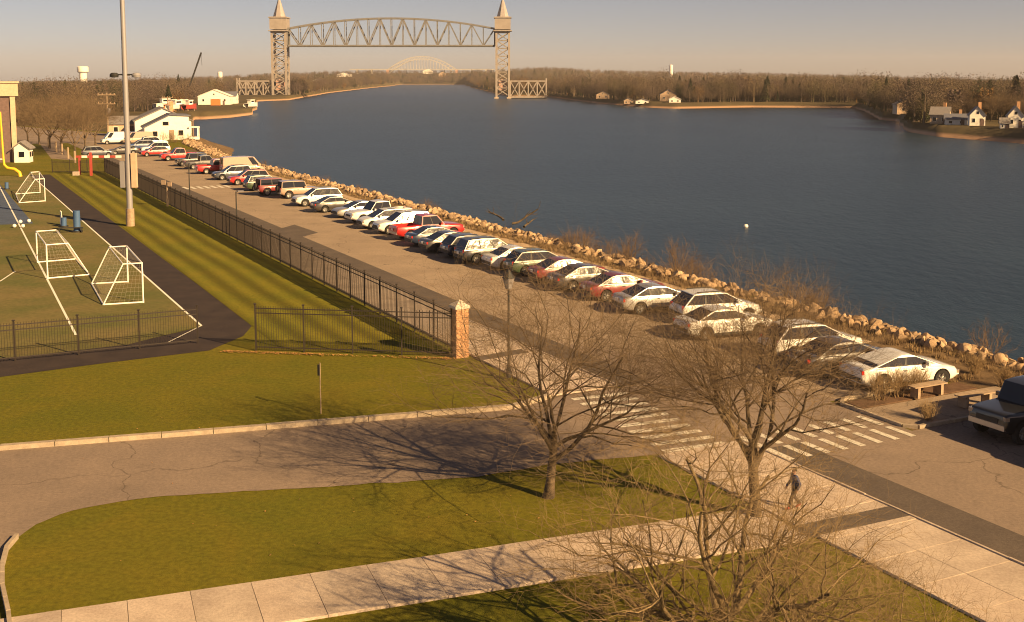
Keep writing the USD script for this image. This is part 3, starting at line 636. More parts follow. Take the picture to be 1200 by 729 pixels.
# water towers
def water_tower(px, D, ytop, ybase, w_head, w_stem, label):
    p = far(px, D); zt, z0 = zat(ytop, D), 0.0
    t = thing('water_tower', label, 'water tower', p)
    zh = zt - (zt - z0) * (.30 if w_head > w_stem else 1.0)
    if w_head > w_stem:
        obj('stem', revolve([(0, z0), (w_stem/2*1.05, z0), (w_stem/2, zh), (0, zh)], 20), M['white'], t, 40)
        obj('tank', revolve([(0, zh - 1), (w_stem/2, zh - 1), (w_head/2, zh + .8), (w_head/2, zt - 1.6), (w_head/2*.8, zt - .4), (0, zt)], 20), M['white'], t, 40)
    else:
        obj('tank', revolve([(0, z0), (w_stem/2, z0), (w_stem/2, zt - 2), (w_stem/2*.7, zt - .5), (0, zt)], 20), M['white'], t, 40)
water_tower(100.5, 1500, 77.5, 100, 14.2, 9.6, 'white water tower with wide head above the left woods')
water_tower(260, 2300, 84, 91, 9.5, 9.5, 'small cream water tank on the hill right of the crane')
water_tower(785, 2300, 76, 83, 8, 8, 'small white water tank on the ridge above the right bank')

# ------------------------------------------------------------------ poles, signs, gates
def pole_lamp():
    g = at(153, 265)
    t = thing('floodlight_pole', 'tall grey stadium light pole standing on the mown grass strip', 'light pole', (g[0], g[1], 0))
    MB().tube([[0, 0, 0], [0, 0, 1.5]], [.36, .34], 16).build('base', M['wood'], t, 40)
    MB().tube([[0, 0, 1.5], [0, 0, 14], [0, 0, 30]], [.25, .21, .15], 16).build('shaft', M['galv'], t, 40)
    for x, y, z0, h, w in ((-.46, -.1, 3.3, 2.2, .35), (.52, -.1, 3.3, 2.9, .42)):
        MB().box([x, y, z0 + h/2], [w, .4, h]).build('control_box', M['tan_wall' if x > 0 else 'galv'], t)
    for x in (-.9, .95):
        m = MB(); m.bar([0, 0, 12.75], [x*.7, 0, 12.75], .12); m.build('arm', M['trim'], t)
        c = revolve([(0, .0), (.34, .04), (.38, .22), (.26, .38), (0, .42)], 14); c.apply_translation([x, 0, 12.5]); obj('lamp_head', c, M['trim' if x < 0 else 'galv'], t, 40)
    MB().box([0, 0, 28.6], [4.5, .3, .25]).build('crossarm', M['galv'], t)
    for i in range(5): MB().box([-2 + i, -.25, 29], [.6, .5, .6]).build('floodlight', M['galv'], t)
pole_lamp()
def utility_pole(px, py, ytop, label):
    g = at(px, py); k = g[1] / FPX; H = (py - ytop) * k
    t = thing('utility_pole', label, 'utility pole', (g[0], g[1], 0))
    MB().tube([[0, 0, 0], [0, 0, H]], [.2, .14], 10).build('pole', M['wood'], t, 40)
    for z in (H - .4, H - 2.2): MB().box([0, -.2, z], [3.6, .14, .18]).build('crossarm', M['wood'], t)
    m = MB()
    for z in (H - .4, H - 2.2):
        for x in (-1.6, -.8, .8, 1.6): m.box([x, -.2, z + .2], [.12, .12, .25])
    m.build('insulator', M['tan_wall'], t)
    c = MB().tube([[.4, -.1, H - 4.2], [.4, -.1, H - 3.1]], .28, 12).build('transformer', M['galv'], t, 40)
utility_pole(127, 164, 109, 'wooden utility pole with two crossarms beside the white houses')
utility_pole(197, 137, 113, 'thin wooden utility pole standing behind the boatyard')
def street_lamp(s, n, H, label, lantern=True):
    t = thing('street_lamp', label, 'street lamp', W(s, n, .07))
    MB().tube([[0, 0, 0], [0, 0, .5], [0, 0, .55], [0, 0, H]], [.11, .1, .055, .045], 10).build('post', M['trim'], t, 40)
    if lantern:
        obj('lantern', revolve([(0, H), (.12, H), (.24, H + .42), (.24, H + .46), (0, H + .46)], 8), M['shingle'], t)
        obj('lantern_cap', revolve([(0, H + .44), (.28, H + .46), (.12, H + .68), (.03, H + .8), (0, H + .8)], 8), M['trim'], t)
    else:
        MB().bar([0, 0, H], [.35, -.1, H + .05], .07).box([.4, -.1, H + .05], [.4, .18, .1]).build('lantern', M['galv'], t)
street_lamp(41.9, 21.25, 3.75, 'slim street lamp with pale lantern on the sidewalk beside the pillar')
street_lamp(90.4, 21.75, 3.5, 'thin dark post rising from the fence beside the asphalt patch', False)
street_lamp(110.5, 22.2, 4.4, 'thin tall post behind the fence near the far crosswalk', False)
def sign_post(p, H, label, pan, w_=.14):
    t = thing('sign_post', label, 'sign', p, -.4)
    MB().box([0, 0, H/2], [w_, w_, H]).build('post', M['wood'], t)
    for x, z, w, h, m in pan: MB().box([x, -.1, z], [w, .04, h]).build('sign_panel', M[m], t)
sign_post(at(196.5, 242), 2.3, 'brown post with two small tan sign boards by the fence', [(-.35, 2.35, .5, .45, 'tan_wall'), (.4, 2.2, .5, .4, 'tan_wall')])
sign_post(at(376, 485), 1.95, 'lone slim sign on the foreground lawn', [(0, 1.7, .08, .42, 'trim')], .032)
# red and white barrier across the service road
g0, g1 = at(92, 194), at(107, 206)
bg = thing('road_barrier', 'red and white barrier rails on red posts by the fence corner', 'barrier', g1, .05)
MB().box([0, 0, 1.5], [.28, .28, 3.0]).build('post', M['red'], bg); MB().box([-1.9, 1.5, 1.1], [.22, .22, 2.4]).build('post', M['red'], bg)
for i in range(8): MB().box([-1.95 + i*.72, 1.5 - (0), 2.35], [.72, .12, .3]).build('rail_section', M['red' if i % 2 == 0 else 'white'], bg)
MB().box([-2.1, .6, .25], [.7, .6, .5]).build('footing', M['concrete'], bg)
for i, (px, py) in enumerate([(88, 191), (80, 186), (73, 181), (66, 178), (57, 172)]):
    lbp = ['weathered wooden post nearest the red barrier', 'weathered wooden post, second from the red barrier', 'weathered wooden post in the middle of the service road row', 'weathered wooden post, second from the far end of the row', 'weathered wooden post at the far end of the service road row'][i]
    t = obj('bollard', MB().tube([[0, 0, 0], [0, 0, 1.7], [0, 0, 1.78]], [.17, .16, .08], 8).get()[0:2], M['wood'], None, 40)
    UsdGeom.Xformable(UsdGeom.Mesh(t)).MakeMatrixXform().Set(mat4(at(px, py)))
    tag(t, lbp, 'bollard', 'posts beside the service road')

# ------------------------------------------------------------------ fences and pillar
def fence(name, label, A, B, H, bay, pick=.024, gap=.115, post=.075):
    root = thing(name, label, 'fence')
    A, B = np.asarray(A, float), np.asarray(B, float); L = np.linalg.norm(B - A); t = (B - A)/L; k = max(1, round(L / bay))
    up = np.array([0, 0, 1.0])
    for i in range(k + 1):
        c = A + t * L * i / k
        m = MB().bar(c, c + up*(H + .12), post); m.box(c + up*(H + .14), [.11, .11, .05]); m.build('post', M['black_metal'], root)
    for i in range(k):
        a, b = A + t*L*i/k, A + t*L*(i+1)/k
        for h in (.18, H - .28, H - .06): MB().bar(a + up*h, b + up*h, .04, .04).build('rail', M['black_metal'], root)
    n = int(L / gap); ts = (np.arange(n) + .5) / n * L; base = BOXV * [pick, pick, H - .02] + [0, 0, H/2 + .06]
    v = (base[None] + (A + ts[:, None]*t)[:, None]).reshape(-1, 3); f = (BOXF[None] + 8*np.arange(n)[:, None, None]).reshape(-1, 3)
    tag(obj('picket', (v, f), M['black_metal'], root), kind='stuff')
    return root
PIL = at(539, 418)
fence('metal_fence', 'long black picket fence between mown strip and car park', W(47.3, 21.2), W(160, 21.2), 1.85, 2.42)
fence('metal_fence', 'black picket fence behind the lawn, ending at the brick pillar', at(300, 411), at(529, 418) , 2.05, 2.45, .017, post=.06)
fence('metal_fence', 'black picket fence across the end of the sports field', at(-60, 431), at(232, 402.5), 1.7, 2.45, .013, post=.055)
fence('metal_fence', 'low black fence at the far end of the mown strip', W(160, 21.2), W(163, 15), 1.6, 2.4)
pl = thing('brick_pillar', 'sunlit brick gate pillar with pale stone cap at the fence corner', 'pillar', PIL, ROT_N - math.pi/2)
MB().box([0, 0, 1.12], [.56, .56, 2.24]).build('core', M['mortar'], pl)
for r_ in range(22):
    z = .055 + r_ * .1018
    for sd in range(4):
        ang = sd * math.pi/2; cc, ss = math.cos(ang), math.sin(ang)
        for j in range(3):
            x = (-.2 + .2*j) + (.05 if r_ % 2 else -.05)*(1 if sd % 2 else -1)*.5
            y = -.29
            MB().box([cc*x - ss*y, ss*x + cc*y, z], [.185, .03 + rng.uniform(0, .012), .086], ang).build('brick', M['brick'], pl)
obj('cap', (np.array([[-.36,-.36,2.24],[.36,-.36,2.24],[.36,.36,2.24],[-.36,.36,2.24],[-.36,-.36,2.36],[.36,-.36,2.36],[.36,.36,2.36],[-.36,.36,2.36],[0,0,2.62]]), np.array([[0,2,1],[0,3,2],[0,1,5],[0,5,4],[1,2,6],[1,6,5],[2,3,7],[2,7,6],[3,0,4],[3,4,7],[4,5,8],[5,6,8],[6,7,8],[7,4,8]])), M['cap'], pl)

# ------------------------------------------------------------------ sports gear
def net_panel(m, a, b, c, e, n1, n2, w=.0045):
    a, b, c, e = map(np.asarray, (a, b, c, e))
    for i in range(1, n1):
        t = i/n1; m.bar(a + (b-a)*t, e + (c-e)*t, w)
    for i in range(1, n2):
        t = i/n2; m.bar(a + (e-a)*t, b + (c-b)*t, w)
def soccer_goal(label, pa, pb, depth_dir, H, top_d, bot_d, r=.048):
    """mouth posts stand at pa and pb; the net runs back along depth_dir"""
    t = thing('soccer_goal', label, 'soccer goal', pa)
    a, b = np.zeros(3), np.asarray(pb) - np.asarray(pa); dd = np.asarray(depth_dir, float); dd /= np.linalg.norm(dd); up = np.array([0, 0, H])
    for p in (a, b): MB().tube([p, p + up], r, 8).build('goal_post', M['white_metal'], t, 40)
    MB().tube([a + up, b + up], r, 8).build('crossbar', M['white_metal'], t, 40)
    for p in (a, b):
        MB().tube([p + up, p + up + dd*top_d], r*.8, 8).build('top_stay', M['white_metal'], t, 40)
        MB().tube([p + up + dd*top_d, p + dd*bot_d + [0, 0, .05]], r*.8, 8).build('back_stay', M['white_metal'], t, 40)
        MB().tube([p + [0, 0, .05], p + dd*bot_d + [0, 0, .05]], r*.9, 8).build('ground_bar', M['white_metal'], t, 40)
    MB().tube([a + dd*bot_d + [0, 0, .05], b + dd*bot_d + [0, 0, .05]], r*.9, 8).build('back_bar', M['white_metal'], t, 40)
    MB().tube([a + up + dd*top_d, b + up + dd*top_d], r*.7, 8).build('top_back_bar', M['white_metal'], t, 40)
    m = MB()
    net_panel(m, a + up + dd*top_d, b + up + dd*top_d, b + dd*bot_d, a + dd*bot_d, 22, 14)
    for p in (a, b): net_panel(m, p + up, p + up + dd*top_d, p + dd*bot_d, p, 8, 10)
    net_panel(m, a + up, b + up, b + up + dd*top_d, a + up + dd*top_d, 16, 4)
    tag(m.build('net', M['net'], t), kind='stuff')
g1, g2 = at(168, 355), at(150, 331); soccer_goal('white soccer goal with net nearest the track edge', g1, g2, at(120, 358) - g1, 2.25, 1.0, 2.1)
g1, g2 = at(56, 327), at(44, 308); soccer_goal('white soccer goal standing on the left touchline', g1, g2, at(101, 323) - g1, 2.15, 1.3, 2.5)
g1, g2 = at(53, 236), at(47, 226); soccer_goal('white soccer goal farthest up the field', g1, g2, at(25, 238) - g1, 2.3, .9, 2.6)
fg = thing('football_goal', 'yellow football goal post with curved neck behind the field', 'goal post', at(24, 207))
c = np.zeros(3); pth = [c, c + [-.1, 0, .5], c + [-.7, 0, .95], c + [-1.6, 0, 1.1], c + [-2.0, 0, 1.5], c + [-2.05, 0, 3.0]]
MB().tube(pth[:5], [.24, .22, .2, .18, .16], 10).build('neck', M['yellow'], fg, 40)
MB().tube([pth[4], [-2.05, 0, 2.2]], .15, 10).build('stem', M['yellow'], fg, 40)
MB().tube([[-6.5, .3, 2.2], [-2.05, 0, 2.2]], .1, 10).build('crossbar', M['white_metal'], fg, 40)
MB().tube([[-2.05, 0, 2.1], [-2.2, 0, 8.2]], .13, 10).build('upright', M['yellow'], fg, 40)
MB().tube([[-6.5, .3, 2.1], [-6.6, .3, 8.2]], .13, 10).build('upright', M['yellow'], fg, 40)
for px, py, w, h, lb in [(90.5, 272, .55, 1.75, 'taller upright blue training pad by the running track'), (75, 266, .45, .8, 'small blue training pad beside the white board'), (8, 222, .4, .8, 'blue pad beside the yellow goal post')]:
    t = thing('training_pad', lb, 'training pad', at(px, py), .3)
    MB().tube([[0, 0, .12], [0, 0, h]], w/2, 14).build('pad', M['blue'], t, 40); MB().tube([[0, 0, 0], [0, 0, .12]], w*.8, 14).build('base', M['trim'], t, 40)
t = thing('training_bench', 'low dark bench between the blue pads', 'bench', at(83, 273), .25)
MB().box([0, 0, .42], [1.9, .35, .05]).build('seat', M['trim'], t)
for x in (-.85, .85): MB().box([x, 0, .2], [.06, .32, .4]).build('leg', M['trim'], t)
t = thing('sandwich_board', 'white folding board standing by the blue pads', 'sign', at(72, 264), .5)
for y, a in ((-.22, .25), (.22, -.25)):
    MB().bar([0, y*1.6, 0], [0, y*.2, 1.15], .75, .04).build('board', M['white'], t)
for i, (px, py) in enumerate([(17, 267), (24, 262), (27, 267), (34, 261)]):
    b = MB().mesh(trimesh.creation.icosphere(2, .16)).get()
    o = obj('ball', (b[0] + at(px, py) + [0, 0, .17], b[1]), M['white'], None, True); tag(o, 'pale ball on the turf by the blue end zone, ' + ['leftmost of the four', 'second from left, farther off', 'second from right, nearer', 'rightmost of the four'][i], 'ball', 'balls on the field')

# ------------------------------------------------------------------ benches
for p, lb in ((W(31.9, 34.6), 'pale wooden bench beside the white sedan'), (W(30.1, 35.2), 'pale wooden bench in front of the black vehicle')):
    t = thing('bench', lb, 'bench', p + np.array([0, 0, .09]), ROT_N)
    for j in range(4): MB().box([0, -.18 + .12*j, .45], [1.75, .10, .045]).build('seat_slat', M['wood'], t)
    for x in (-.62, .62): MB().box([x, 0, .21], [.14, .40, .42]).build('leg', M['wood'], t)
    MB().box([0, 0, .40], [1.3, .08, .06]).build('stretcher', M['concrete'], t)

# ------------------------------------------------------------------ vehicles
def loft(stations):
    """stations: (x, half width, z low, z belt, z top) -> closed manifold of a car's lower body"""
    v, n = [], 10
    for x, w, zl, zb, zt in stations:
        half = [(w*.80, zl), (w*.97, zl + .10), (w, (zl+zb)/2), (w*.975, zb), (w*.86, zt)]
        v += [[x, -y, z] for y, z in half[::-1]] + [[x, y, z] for y, z in half]
    m = len(stations); f = []
    for i in range(m - 1):
        for j in range(n):
            a, b, c, d = i*n+j, i*n+(j+1) % n, (i+1)*n+(j+1) % n, (i+1)*n+j
            f += [[a, c, b], [a, d, c]]
    for j in range(1, n - 1): f += [[0, j, j+1], [(m-1)*n, (m-1)*n+j+1, (m-1)*n+j]]
    t = trimesh.Trimesh(np.array(v), np.array(f), process=False)
    if t.volume < 0: t.invert()
    return m3.Manifold(m3.Mesh(np.asarray(t.vertices, np.float32), np.asarray(t.faces, np.uint32)))
SPEC = {  # L, W, H, ground, belt profile (t along length from the tail, z top), cabin (rear base, rear roof, front roof, front base), axles, wheel radius
    'sedan': (4.75, 1.84, 1.45, .20, [(0, .74), (.02, .95), (.2, 1.0), (.35, .97), (.62, .96), (.72, .95), (.86, .89), (.955, .79), (.985, .68), (1, .52)], (.09, .30, .535, .785), (.2, .8), .33),
    'coupe': (4.6, 1.88, 1.40, .19, [(0, .78), (.02, .97), (.2, 1.0), (.35, .95), (.62, .95), (.72, .94), (.86, .87), (.955, .76), (.985, .64), (1, .48)], (.05, .37, .545, .80), (.2, .8), .35),
    'suv': (4.75, 1.92, 1.74, .24, [(0, .85), (.02, 1.02), (.2, 1.05), (.6, 1.05), (.72, 1.06), (.88, 1.02), (.965, .92), (.99, .78), (1, .6)], (.01, .10, .56, .765), (.2, .81), .37),
    'wagon': (4.55, 1.84, 1.60, .22, [(0, .8), (.02, .98), (.2, 1.0), (.6, 1.0), (.72, .99), (.87, .92), (.96, .82), (.988, .70), (1, .52)], (.012, .15, .55, .795), (.19, .81), .34),
    'pickup': (5.75, 2.0, 1.90, .30, [(0, .8), (.01, 1.13), (.3, 1.15), (.6, 1.13), (.72, 1.15), (.93, 1.08), (.985, .95), (1, .65)], (.355, .38, .60, .705), (.2, .82), .40),
    'jeep': (4.3, 1.88, 1.86, .34, [(0, 1.0), (.01, 1.12), (.3, 1.13), (.6, 1.13), (.66, 1.14), (.97, 1.08), (.99, 1.0), (1, .7)], (.02, .04, .60, .66), (.2, .82), .41),
    'van': (5.6, 2.0, 2.35, .26, [(0, 1.0), (.01, 1.2), (.3, 1.22), (.75, 1.2), (.85, 1.15), (.95, 1.0), (.985, .85), (1, .6)], (.01, .025, .74, .90), (.2, .83), .37),
}
def vehicle(name, label, kind, paint, s, n, nose_in=True, cat='car', turn=0.0, group=None):
    L, Wd, H, zg, prof, cab, ax, wr = SPEC[kind]; hw = Wd/2
    t = thing(name, label, cat, W(s, n, .016), ROT_N + (0 if nose_in else math.pi) + turn, group)
    P_ = M['car_' + paint]
    tx = lambda u: (u - .5) * L
    ts = sorted(set([a for a, _ in prof] + list(np.linspace(.02, .98, 17))))
    st = []
    for u in ts:
        e = abs(2*u - 1); w = hw * (1 - .13 * e**7 - (.05 if u > .9 else 0)*(u-.9)/.1)
        zt = np.interp(u, [a for a, _ in prof], [b for _, b in prof])
        lift = .16 * max(0, (e - .82)/.18)
        st.append((tx(u), w, zg + lift, max(zt - .10, zg + lift + .15), zt))
    body = loft(st)
    for a in ax:
        c = m3.Manifold.cylinder(Wd + 1, wr*1.17, wr*1.17, 24, True).rotate([90, 0, 0]).translate([tx(a), 0, wr*1.02])
        body = body - c.trim_by_plane([0, 1, 0], hw - .26) - c.trim_by_plane([0, -1, 0], hw - .26)
    if kind == 'pickup':
        body = body - m3.Manifold.cube([L*.31, Wd*.78, .9], True).translate([tx(.185), 0, 1.15])
    zb = np.interp(.5, [a for a, _ in prof], [b for _, b in prof]) - .03
    r0, r1, f1, f0 = map(tx, cab); bw = hw*.93; tw = hw*(.745 if kind in ('sedan', 'coupe', 'wagon') else .70 if kind == 'suv' else .76 if kind != 'van' else .84)
    if kind == 'jeep': bw, tw = hw*.90, hw*.80
    lo = zb - .03
    zr = H - .08; yw = lambda z: bw + (tw-bw)*(z-lo)/(zr-lo)
    roof = [(r1, zr), (r1 + (f1-r1)*.22, H - .035), (r1 + (f1-r1)*.5, H - .02), (r1 + (f1-r1)*.8, H - .04), (f1, zr)]
    gh = m3.Manifold.hull_points(np.array([[r0, s_*bw, lo] for s_ in (-1, 1)] + [[f0, s_*bw, lo] for s_ in (-1, 1)] + [[x, s_*yw(z), z] for x, z in roof for s_ in (-1, 1)]
          + [[x, s_*tw*.7, z + .03] for x, z in roof[1:4] for s_ in (-1, 1)], np.float32))
    obj('body', body, P_, t, 50); obj('cabin', gh, P_, t, 30)
    for sd in (-1, 1): MB().box([tx((ax[0]+ax[1])/2), sd*(hw*.965), zg + .10], [(ax[1]-ax[0])*L - wr*2.4, .05, .12]).build('side_sill', M['trim'], t)
    def pane(a, b, c, e, inset, nm='window', parent=t, off=.008):
        q = np.array([a, b, c, e], float); ctr = q.mean(0); nn_ = np.cross(q[1]-q[0], q[2]-q[0]); nn_ /= np.linalg.norm(nn_)
        if nn_ @ (ctr - [ctr[0]*.6, 0, zb*.6]) < 0: nn_ = -nn_
        q = ctr + (q - ctr)*inset + nn_*off
        v = np.vstack([q, q - nn_*.02]); obj(nm, (v, np.array([[0,1,2,3],[0,4,5,1],[1,5,6,2],[2,6,7,3],[3,7,4,0]])), M['glass'], parent)
    lo2 = zb + .03
    cut = lambda x0, x1, z, : x0 + (x1-x0)*(z-lo)/(zr-lo)
    pane([f0, -bw, lo], [f0, bw, lo], [f1, tw, zr], [f1, -tw, zr], np.array([.95]), 'windshield')
    pane([r0, -bw, lo], [r0, bw, lo], [r1, tw, zr], [r1, -tw, zr], np.array([.90 if kind != 'van' else .5]), 'rear_window')
    za, zc = lo2 + .05, zr - .045
    nb = 3 if kind in ('suv', 'wagon') else 2
    if kind == 'van': nb = 1
    for sd in (-1, 1):
        if kind != 'van':
            q = [[cut(r0, r1, z) + .05 + (cut(f0, f1, z) - cut(r0, r1, z) - .10)*u, sd*(yw(z) + .004), z] for u, z in ((0, za - .03), (1, za - .03), (1, zc + .02), (0, zc + .02))]
            obj('window_trim', MB().quad(*q).get(), M['trim'], t)
        for i in range(nb):
            u0, u1 = (i/nb + .02, (i+1)/nb - .02) if kind != 'van' else (.80, .97)
            xa = lambda u, z: cut(r0, r1, z) + .08 + (cut(f0, f1, z) - cut(r0, r1, z) - .17)*u
            pane([xa(u0, za), sd*yw(za), za], [xa(u1, za), sd*yw(za), za], [xa(u1, zc), sd*yw(zc), zc], [xa(u0, zc), sd*yw(zc), zc], np.array([1.0]), 'side_window', off=.012)
    for a in ax:
        for sd in (-1, 1):
            w = node('wheel', t, (tx(a), sd*(hw - .115), wr))
            tyre = revolve([(wr*.60, -.10), (wr*.93, -.11), (wr, -.07), (wr, .07), (wr*.93, .11), (wr*.60, .10), (wr*.60, -.10)], 22); tyre.apply_transform(trimesh.transformations.rotation_matrix(math.pi/2, [1, 0, 0]))
            obj('tyre', tyre, M['tyre'], w, 40)
            rm = MB(); rim = revolve([(0, .03), (wr*.18, .045), (wr*.2, .0), (wr*.52, .01), (wr*.60, .08), (wr*.62, .08)], 18); rim.apply_transform(trimesh.transformations.rotation_matrix(-sd*math.pi/2, [1, 0, 0])); rm.mesh(rim)
            for k in range(5):
                an = k*2*math.pi/5; rm.bar([0, sd*.05, 0], [wr*.57*math.cos(an), sd*.06, wr*.57*math.sin(an)], .06, .03)
            rm.build('rim', M['rim'], w)
    zf = np.interp(.97, [a for a, _ in prof], [b for _, b in prof]); zq = np.interp(.02, [a for a, _ in prof], [b for _, b in prof])
    we = hw*.80
    for sd in (-1, 1):
        MB().box([tx(.972), sd*we*.86, zf - .14], [.16, .34, .13], -sd*.35).build('headlight', M['lamp_clear'], t)
        MB().box([tx(.016), sd*we*.9, zq - .16], [.10, .30 if kind in ('sedan', 'coupe') else .16, .15 if kind in ('sedan', 'coupe') else .34], sd*.25).build('tail_light', M['lamp_red'], t)
        MB().box([cut(f0, f1, lo2 + .12) - .25, sd*(hw + .07), lo2 + .08], [.12, .2, .15]).build('mirror', P_, t)
        for u in ((.42, .6) if kind != 'van' else (.7,)): MB().box([tx(u), sd*hw*.985, zb - .12], [.16, .04, .03]).build('door_handle', M['trim'], t)
    chrome = M['rim'] if kind in ('pickup', 'jeep') else M['trim']
    MB().box([tx(.995), 0, zg + .28], [.10, Wd*.80, .18]).build('front_bumper', chrome, t)
    MB().box([tx(.995), 0, (zf + zg)/2 + .10], [.06, Wd*.48, .16]).build('grille', M['trim'], t)
    MB().box([tx(.004), 0, zg + .30], [.12, Wd*.84, .18]).build('rear_bumper', chrome, t)
    MB().box([tx(-.008), 0, zg + .55], [.03, .32, .16]).build('number_plate', M['plate'], t)
    if kind == 'jeep':
        sw = revolve([(0, -.1), (wr*.6, -.1), (wr, -.08), (wr, .08), (wr*.6, .1), (0, .1)], 20); sw.apply_transform(trimesh.transformations.rotation_matrix(math.pi/2, [0, 1, 0])); sw.apply_translation([tx(0) - .14, .1, 1.0]); obj('spare_wheel', sw, M['tyre'], t, 40)
    if kind in ('suv', 'wagon'):
        for sd in (-1, 1): MB().bar([r1 + .2, sd*tw*.86, H + .02], [f1 - .25, sd*tw*.86, H + .02], .04).build('roof_rail', M['trim'], t)
    return t
P, V = 'pickup_truck', 'parked_car'
G_ = 'cars parked along the water'
CARS = [
 (P, 'black four wheel drive vehicle cut off by the right edge, front to the road', 'jeep', 'black', 27.0, 34.35, False, 'car'),
 (V, 'white sedan parked alone beside the pale bench', 'coupe', 'white', 33.9, 35.0, True, 'car'),
 (V, 'dark sedan parked just left of the lone white sedan', 'sedan', 'dark', 36.5, 34.6, True, 'car'),
 (V, 'white hatchback with lit red tail lamp, beyond the dark sedan', 'wagon', 'white', 39.3, 35.3, True, 'car'),
 (V, 'white sedan behind the twigs, right end of the near row', 'sedan', 'white', 44.4, 34.3, True, 'car'),
 (V, 'white hatchback seen through twigs left of the end sedan', 'wagon', 'white', 47.5, 36.0, True, 'car'),
 (V, 'silver sedan with bright sun glint behind the twigs', 'sedan', 'silver', 51.0, 35.0, True, 'car'),
 (V, 'maroon sedan half hidden between grey car and silver sedan', 'sedan', 'maroon', 54.9, 35.1, True, 'car'),
 (V, 'dark grey low sedan in the shadow behind the left bare tree', 'sedan', 'dark', 58.4, 34.8, True, 'car'),
 (V, 'dark red sedan with shining roof edge above the left tree', 'sedan', 'maroon', 61.2, 35.0, True, 'car'),
 (V, 'dark green estate car above the left tree crown', 'wagon', 'green', 64.2, 35.0, True, 'car'),
 (V, 'white sedan with glaring bonnet above the street lamp', 'sedan', 'white', 67.0, 34.6, True, 'car'),
 (V, 'black sports utility car left of the glaring white sedan', 'suv', 'black', 69.9, 34.2, True, 'car'),
 (V, 'dark hatchback between black car and dark grey sedan', 'wagon', 'navy', 72.7, 34.0, True, 'car'),
 (V, 'dark grey sedan two places right of the red pickup', 'sedan', 'dark', 75.7, 33.8, True, 'car'),
 (V, 'navy blue sedan directly right of the red pickup', 'sedan', 'navy', 79.0, 34.0, True, 'car'),
 (P, 'bright red pickup truck in the middle of the row', 'pickup', 'red', 82.7, 34.9, True, 'pickup truck'),
 (V, 'white sports utility car just left of the middle red pickup', 'suv', 'white', 86.6, 34.4, False, 'car'),
 (V, 'white hatchback between white pickup and white sports utility car', 'wagon', 'white', 90.3, 34.0, False, 'car'),
 (P, 'white pickup truck with dark bed, nose to the lane', 'pickup', 'white', 94.0, 35.0, False, 'pickup truck'),
 (V, 'silver car with blue glint left of the white pickup', 'sedan', 'silver', 98.4, 34.8, False, 'car'),
 (V, 'dark sedan between silver car and shining white car', 'sedan', 'dark', 103.4, 34.2, True, 'car'),
 (V, 'white car with bright blue glinting windows, left of the dark sedan', 'suv', 'white', 109.2, 34.3, False, 'car'),
 (V, 'tan boxy four wheel drive car with dark windows', 'jeep', 'tan', 117.0, 34.6, True, 'car'),
 (V, 'dark red four wheel drive car beside the tan boxy one', 'jeep', 'maroon', 121.0, 33.6, True, 'car'),
 (V, 'dark green four wheel drive car right of the red sports utility car', 'suv', 'green', 126.6, 33.8, True, 'car'),
 (V, 'red sports utility car with pale bumper', 'suv', 'red', 134.5, 33.8, False, 'car'),
 (V, 'grey sports utility car left of the red one', 'suv', 'slate', 142.0, 33.9, False, 'car'),
 ('delivery_van', 'tan van standing behind the grey sports utility car', 'van', 'tan', 149.0, 36.9, True, 'van'),
 (P, 'red pickup truck half hidden behind the grey car', 'pickup', 'red', 152.0, 34.2, True, 'pickup truck'),
 (P, 'dark pickup truck between the two far red pickups', 'pickup', 'dark', 160.5, 34.4, True, 'pickup truck'),
 (V, 'dark four wheel drive car with pale lit bonnet in the far row', 'jeep', 'dark', 166.5, 33.9, False, 'car'),
 (P, 'far red pickup truck with nose to the lane', 'pickup', 'red', 178.6, 34.6, False, 'pickup truck'),
 (V, 'small red and white car near the floodlight pole', 'wagon', 'red', 190.0, 33.0, False, 'car'),
 (V, 'white car with blue roof shine at the far end of the row', 'suv', 'white', 199.0, 34.6, False, 'car'),
 (V, 'blue sports utility car beside the floodlight pole', 'suv', 'blue', 208.0, 33.6, False, 'car'),
 (V, 'dark car partly behind the floodlight pole', 'sedan', 'dark', 197.0, 29.0, False, 'car'),
 ('delivery_van', 'white van in front of the small pale house', 'van', 'white', 228.0, 32.6, False, 'van'),
 ('delivery_van', 'white and tan truck right of the white van', 'van', 'tan', 226.0, 36.0, False, 'van'),
 (V, 'white car parked before the gabled white house', 'suv', 'white', 219.0, 38.0, True, 'car'),
 (V, 'dark car with tan roof by the barrier, nearest the service road', 'suv', 'slate', 192.0, 24.6, True, 'car'),
 (V, 'dark van standing at the right beyond the frame', 'van', 'black', 23.3, 34.4, False, 'car'),
]
for nm, lb, kd, pt, s, n, ni, ct in CARS:
    vehicle(V if (nm == P and kd == 'jeep') else nm, lb, kd, pt, s, n + rng.uniform(-.15, .15), ni, ct, float(np.interp(s, [30, 34, 44, 51, 67, 99, 200], [0, -.15, -.14, -.12, -.05, .02, .03])) + rng.uniform(-.035, .035))

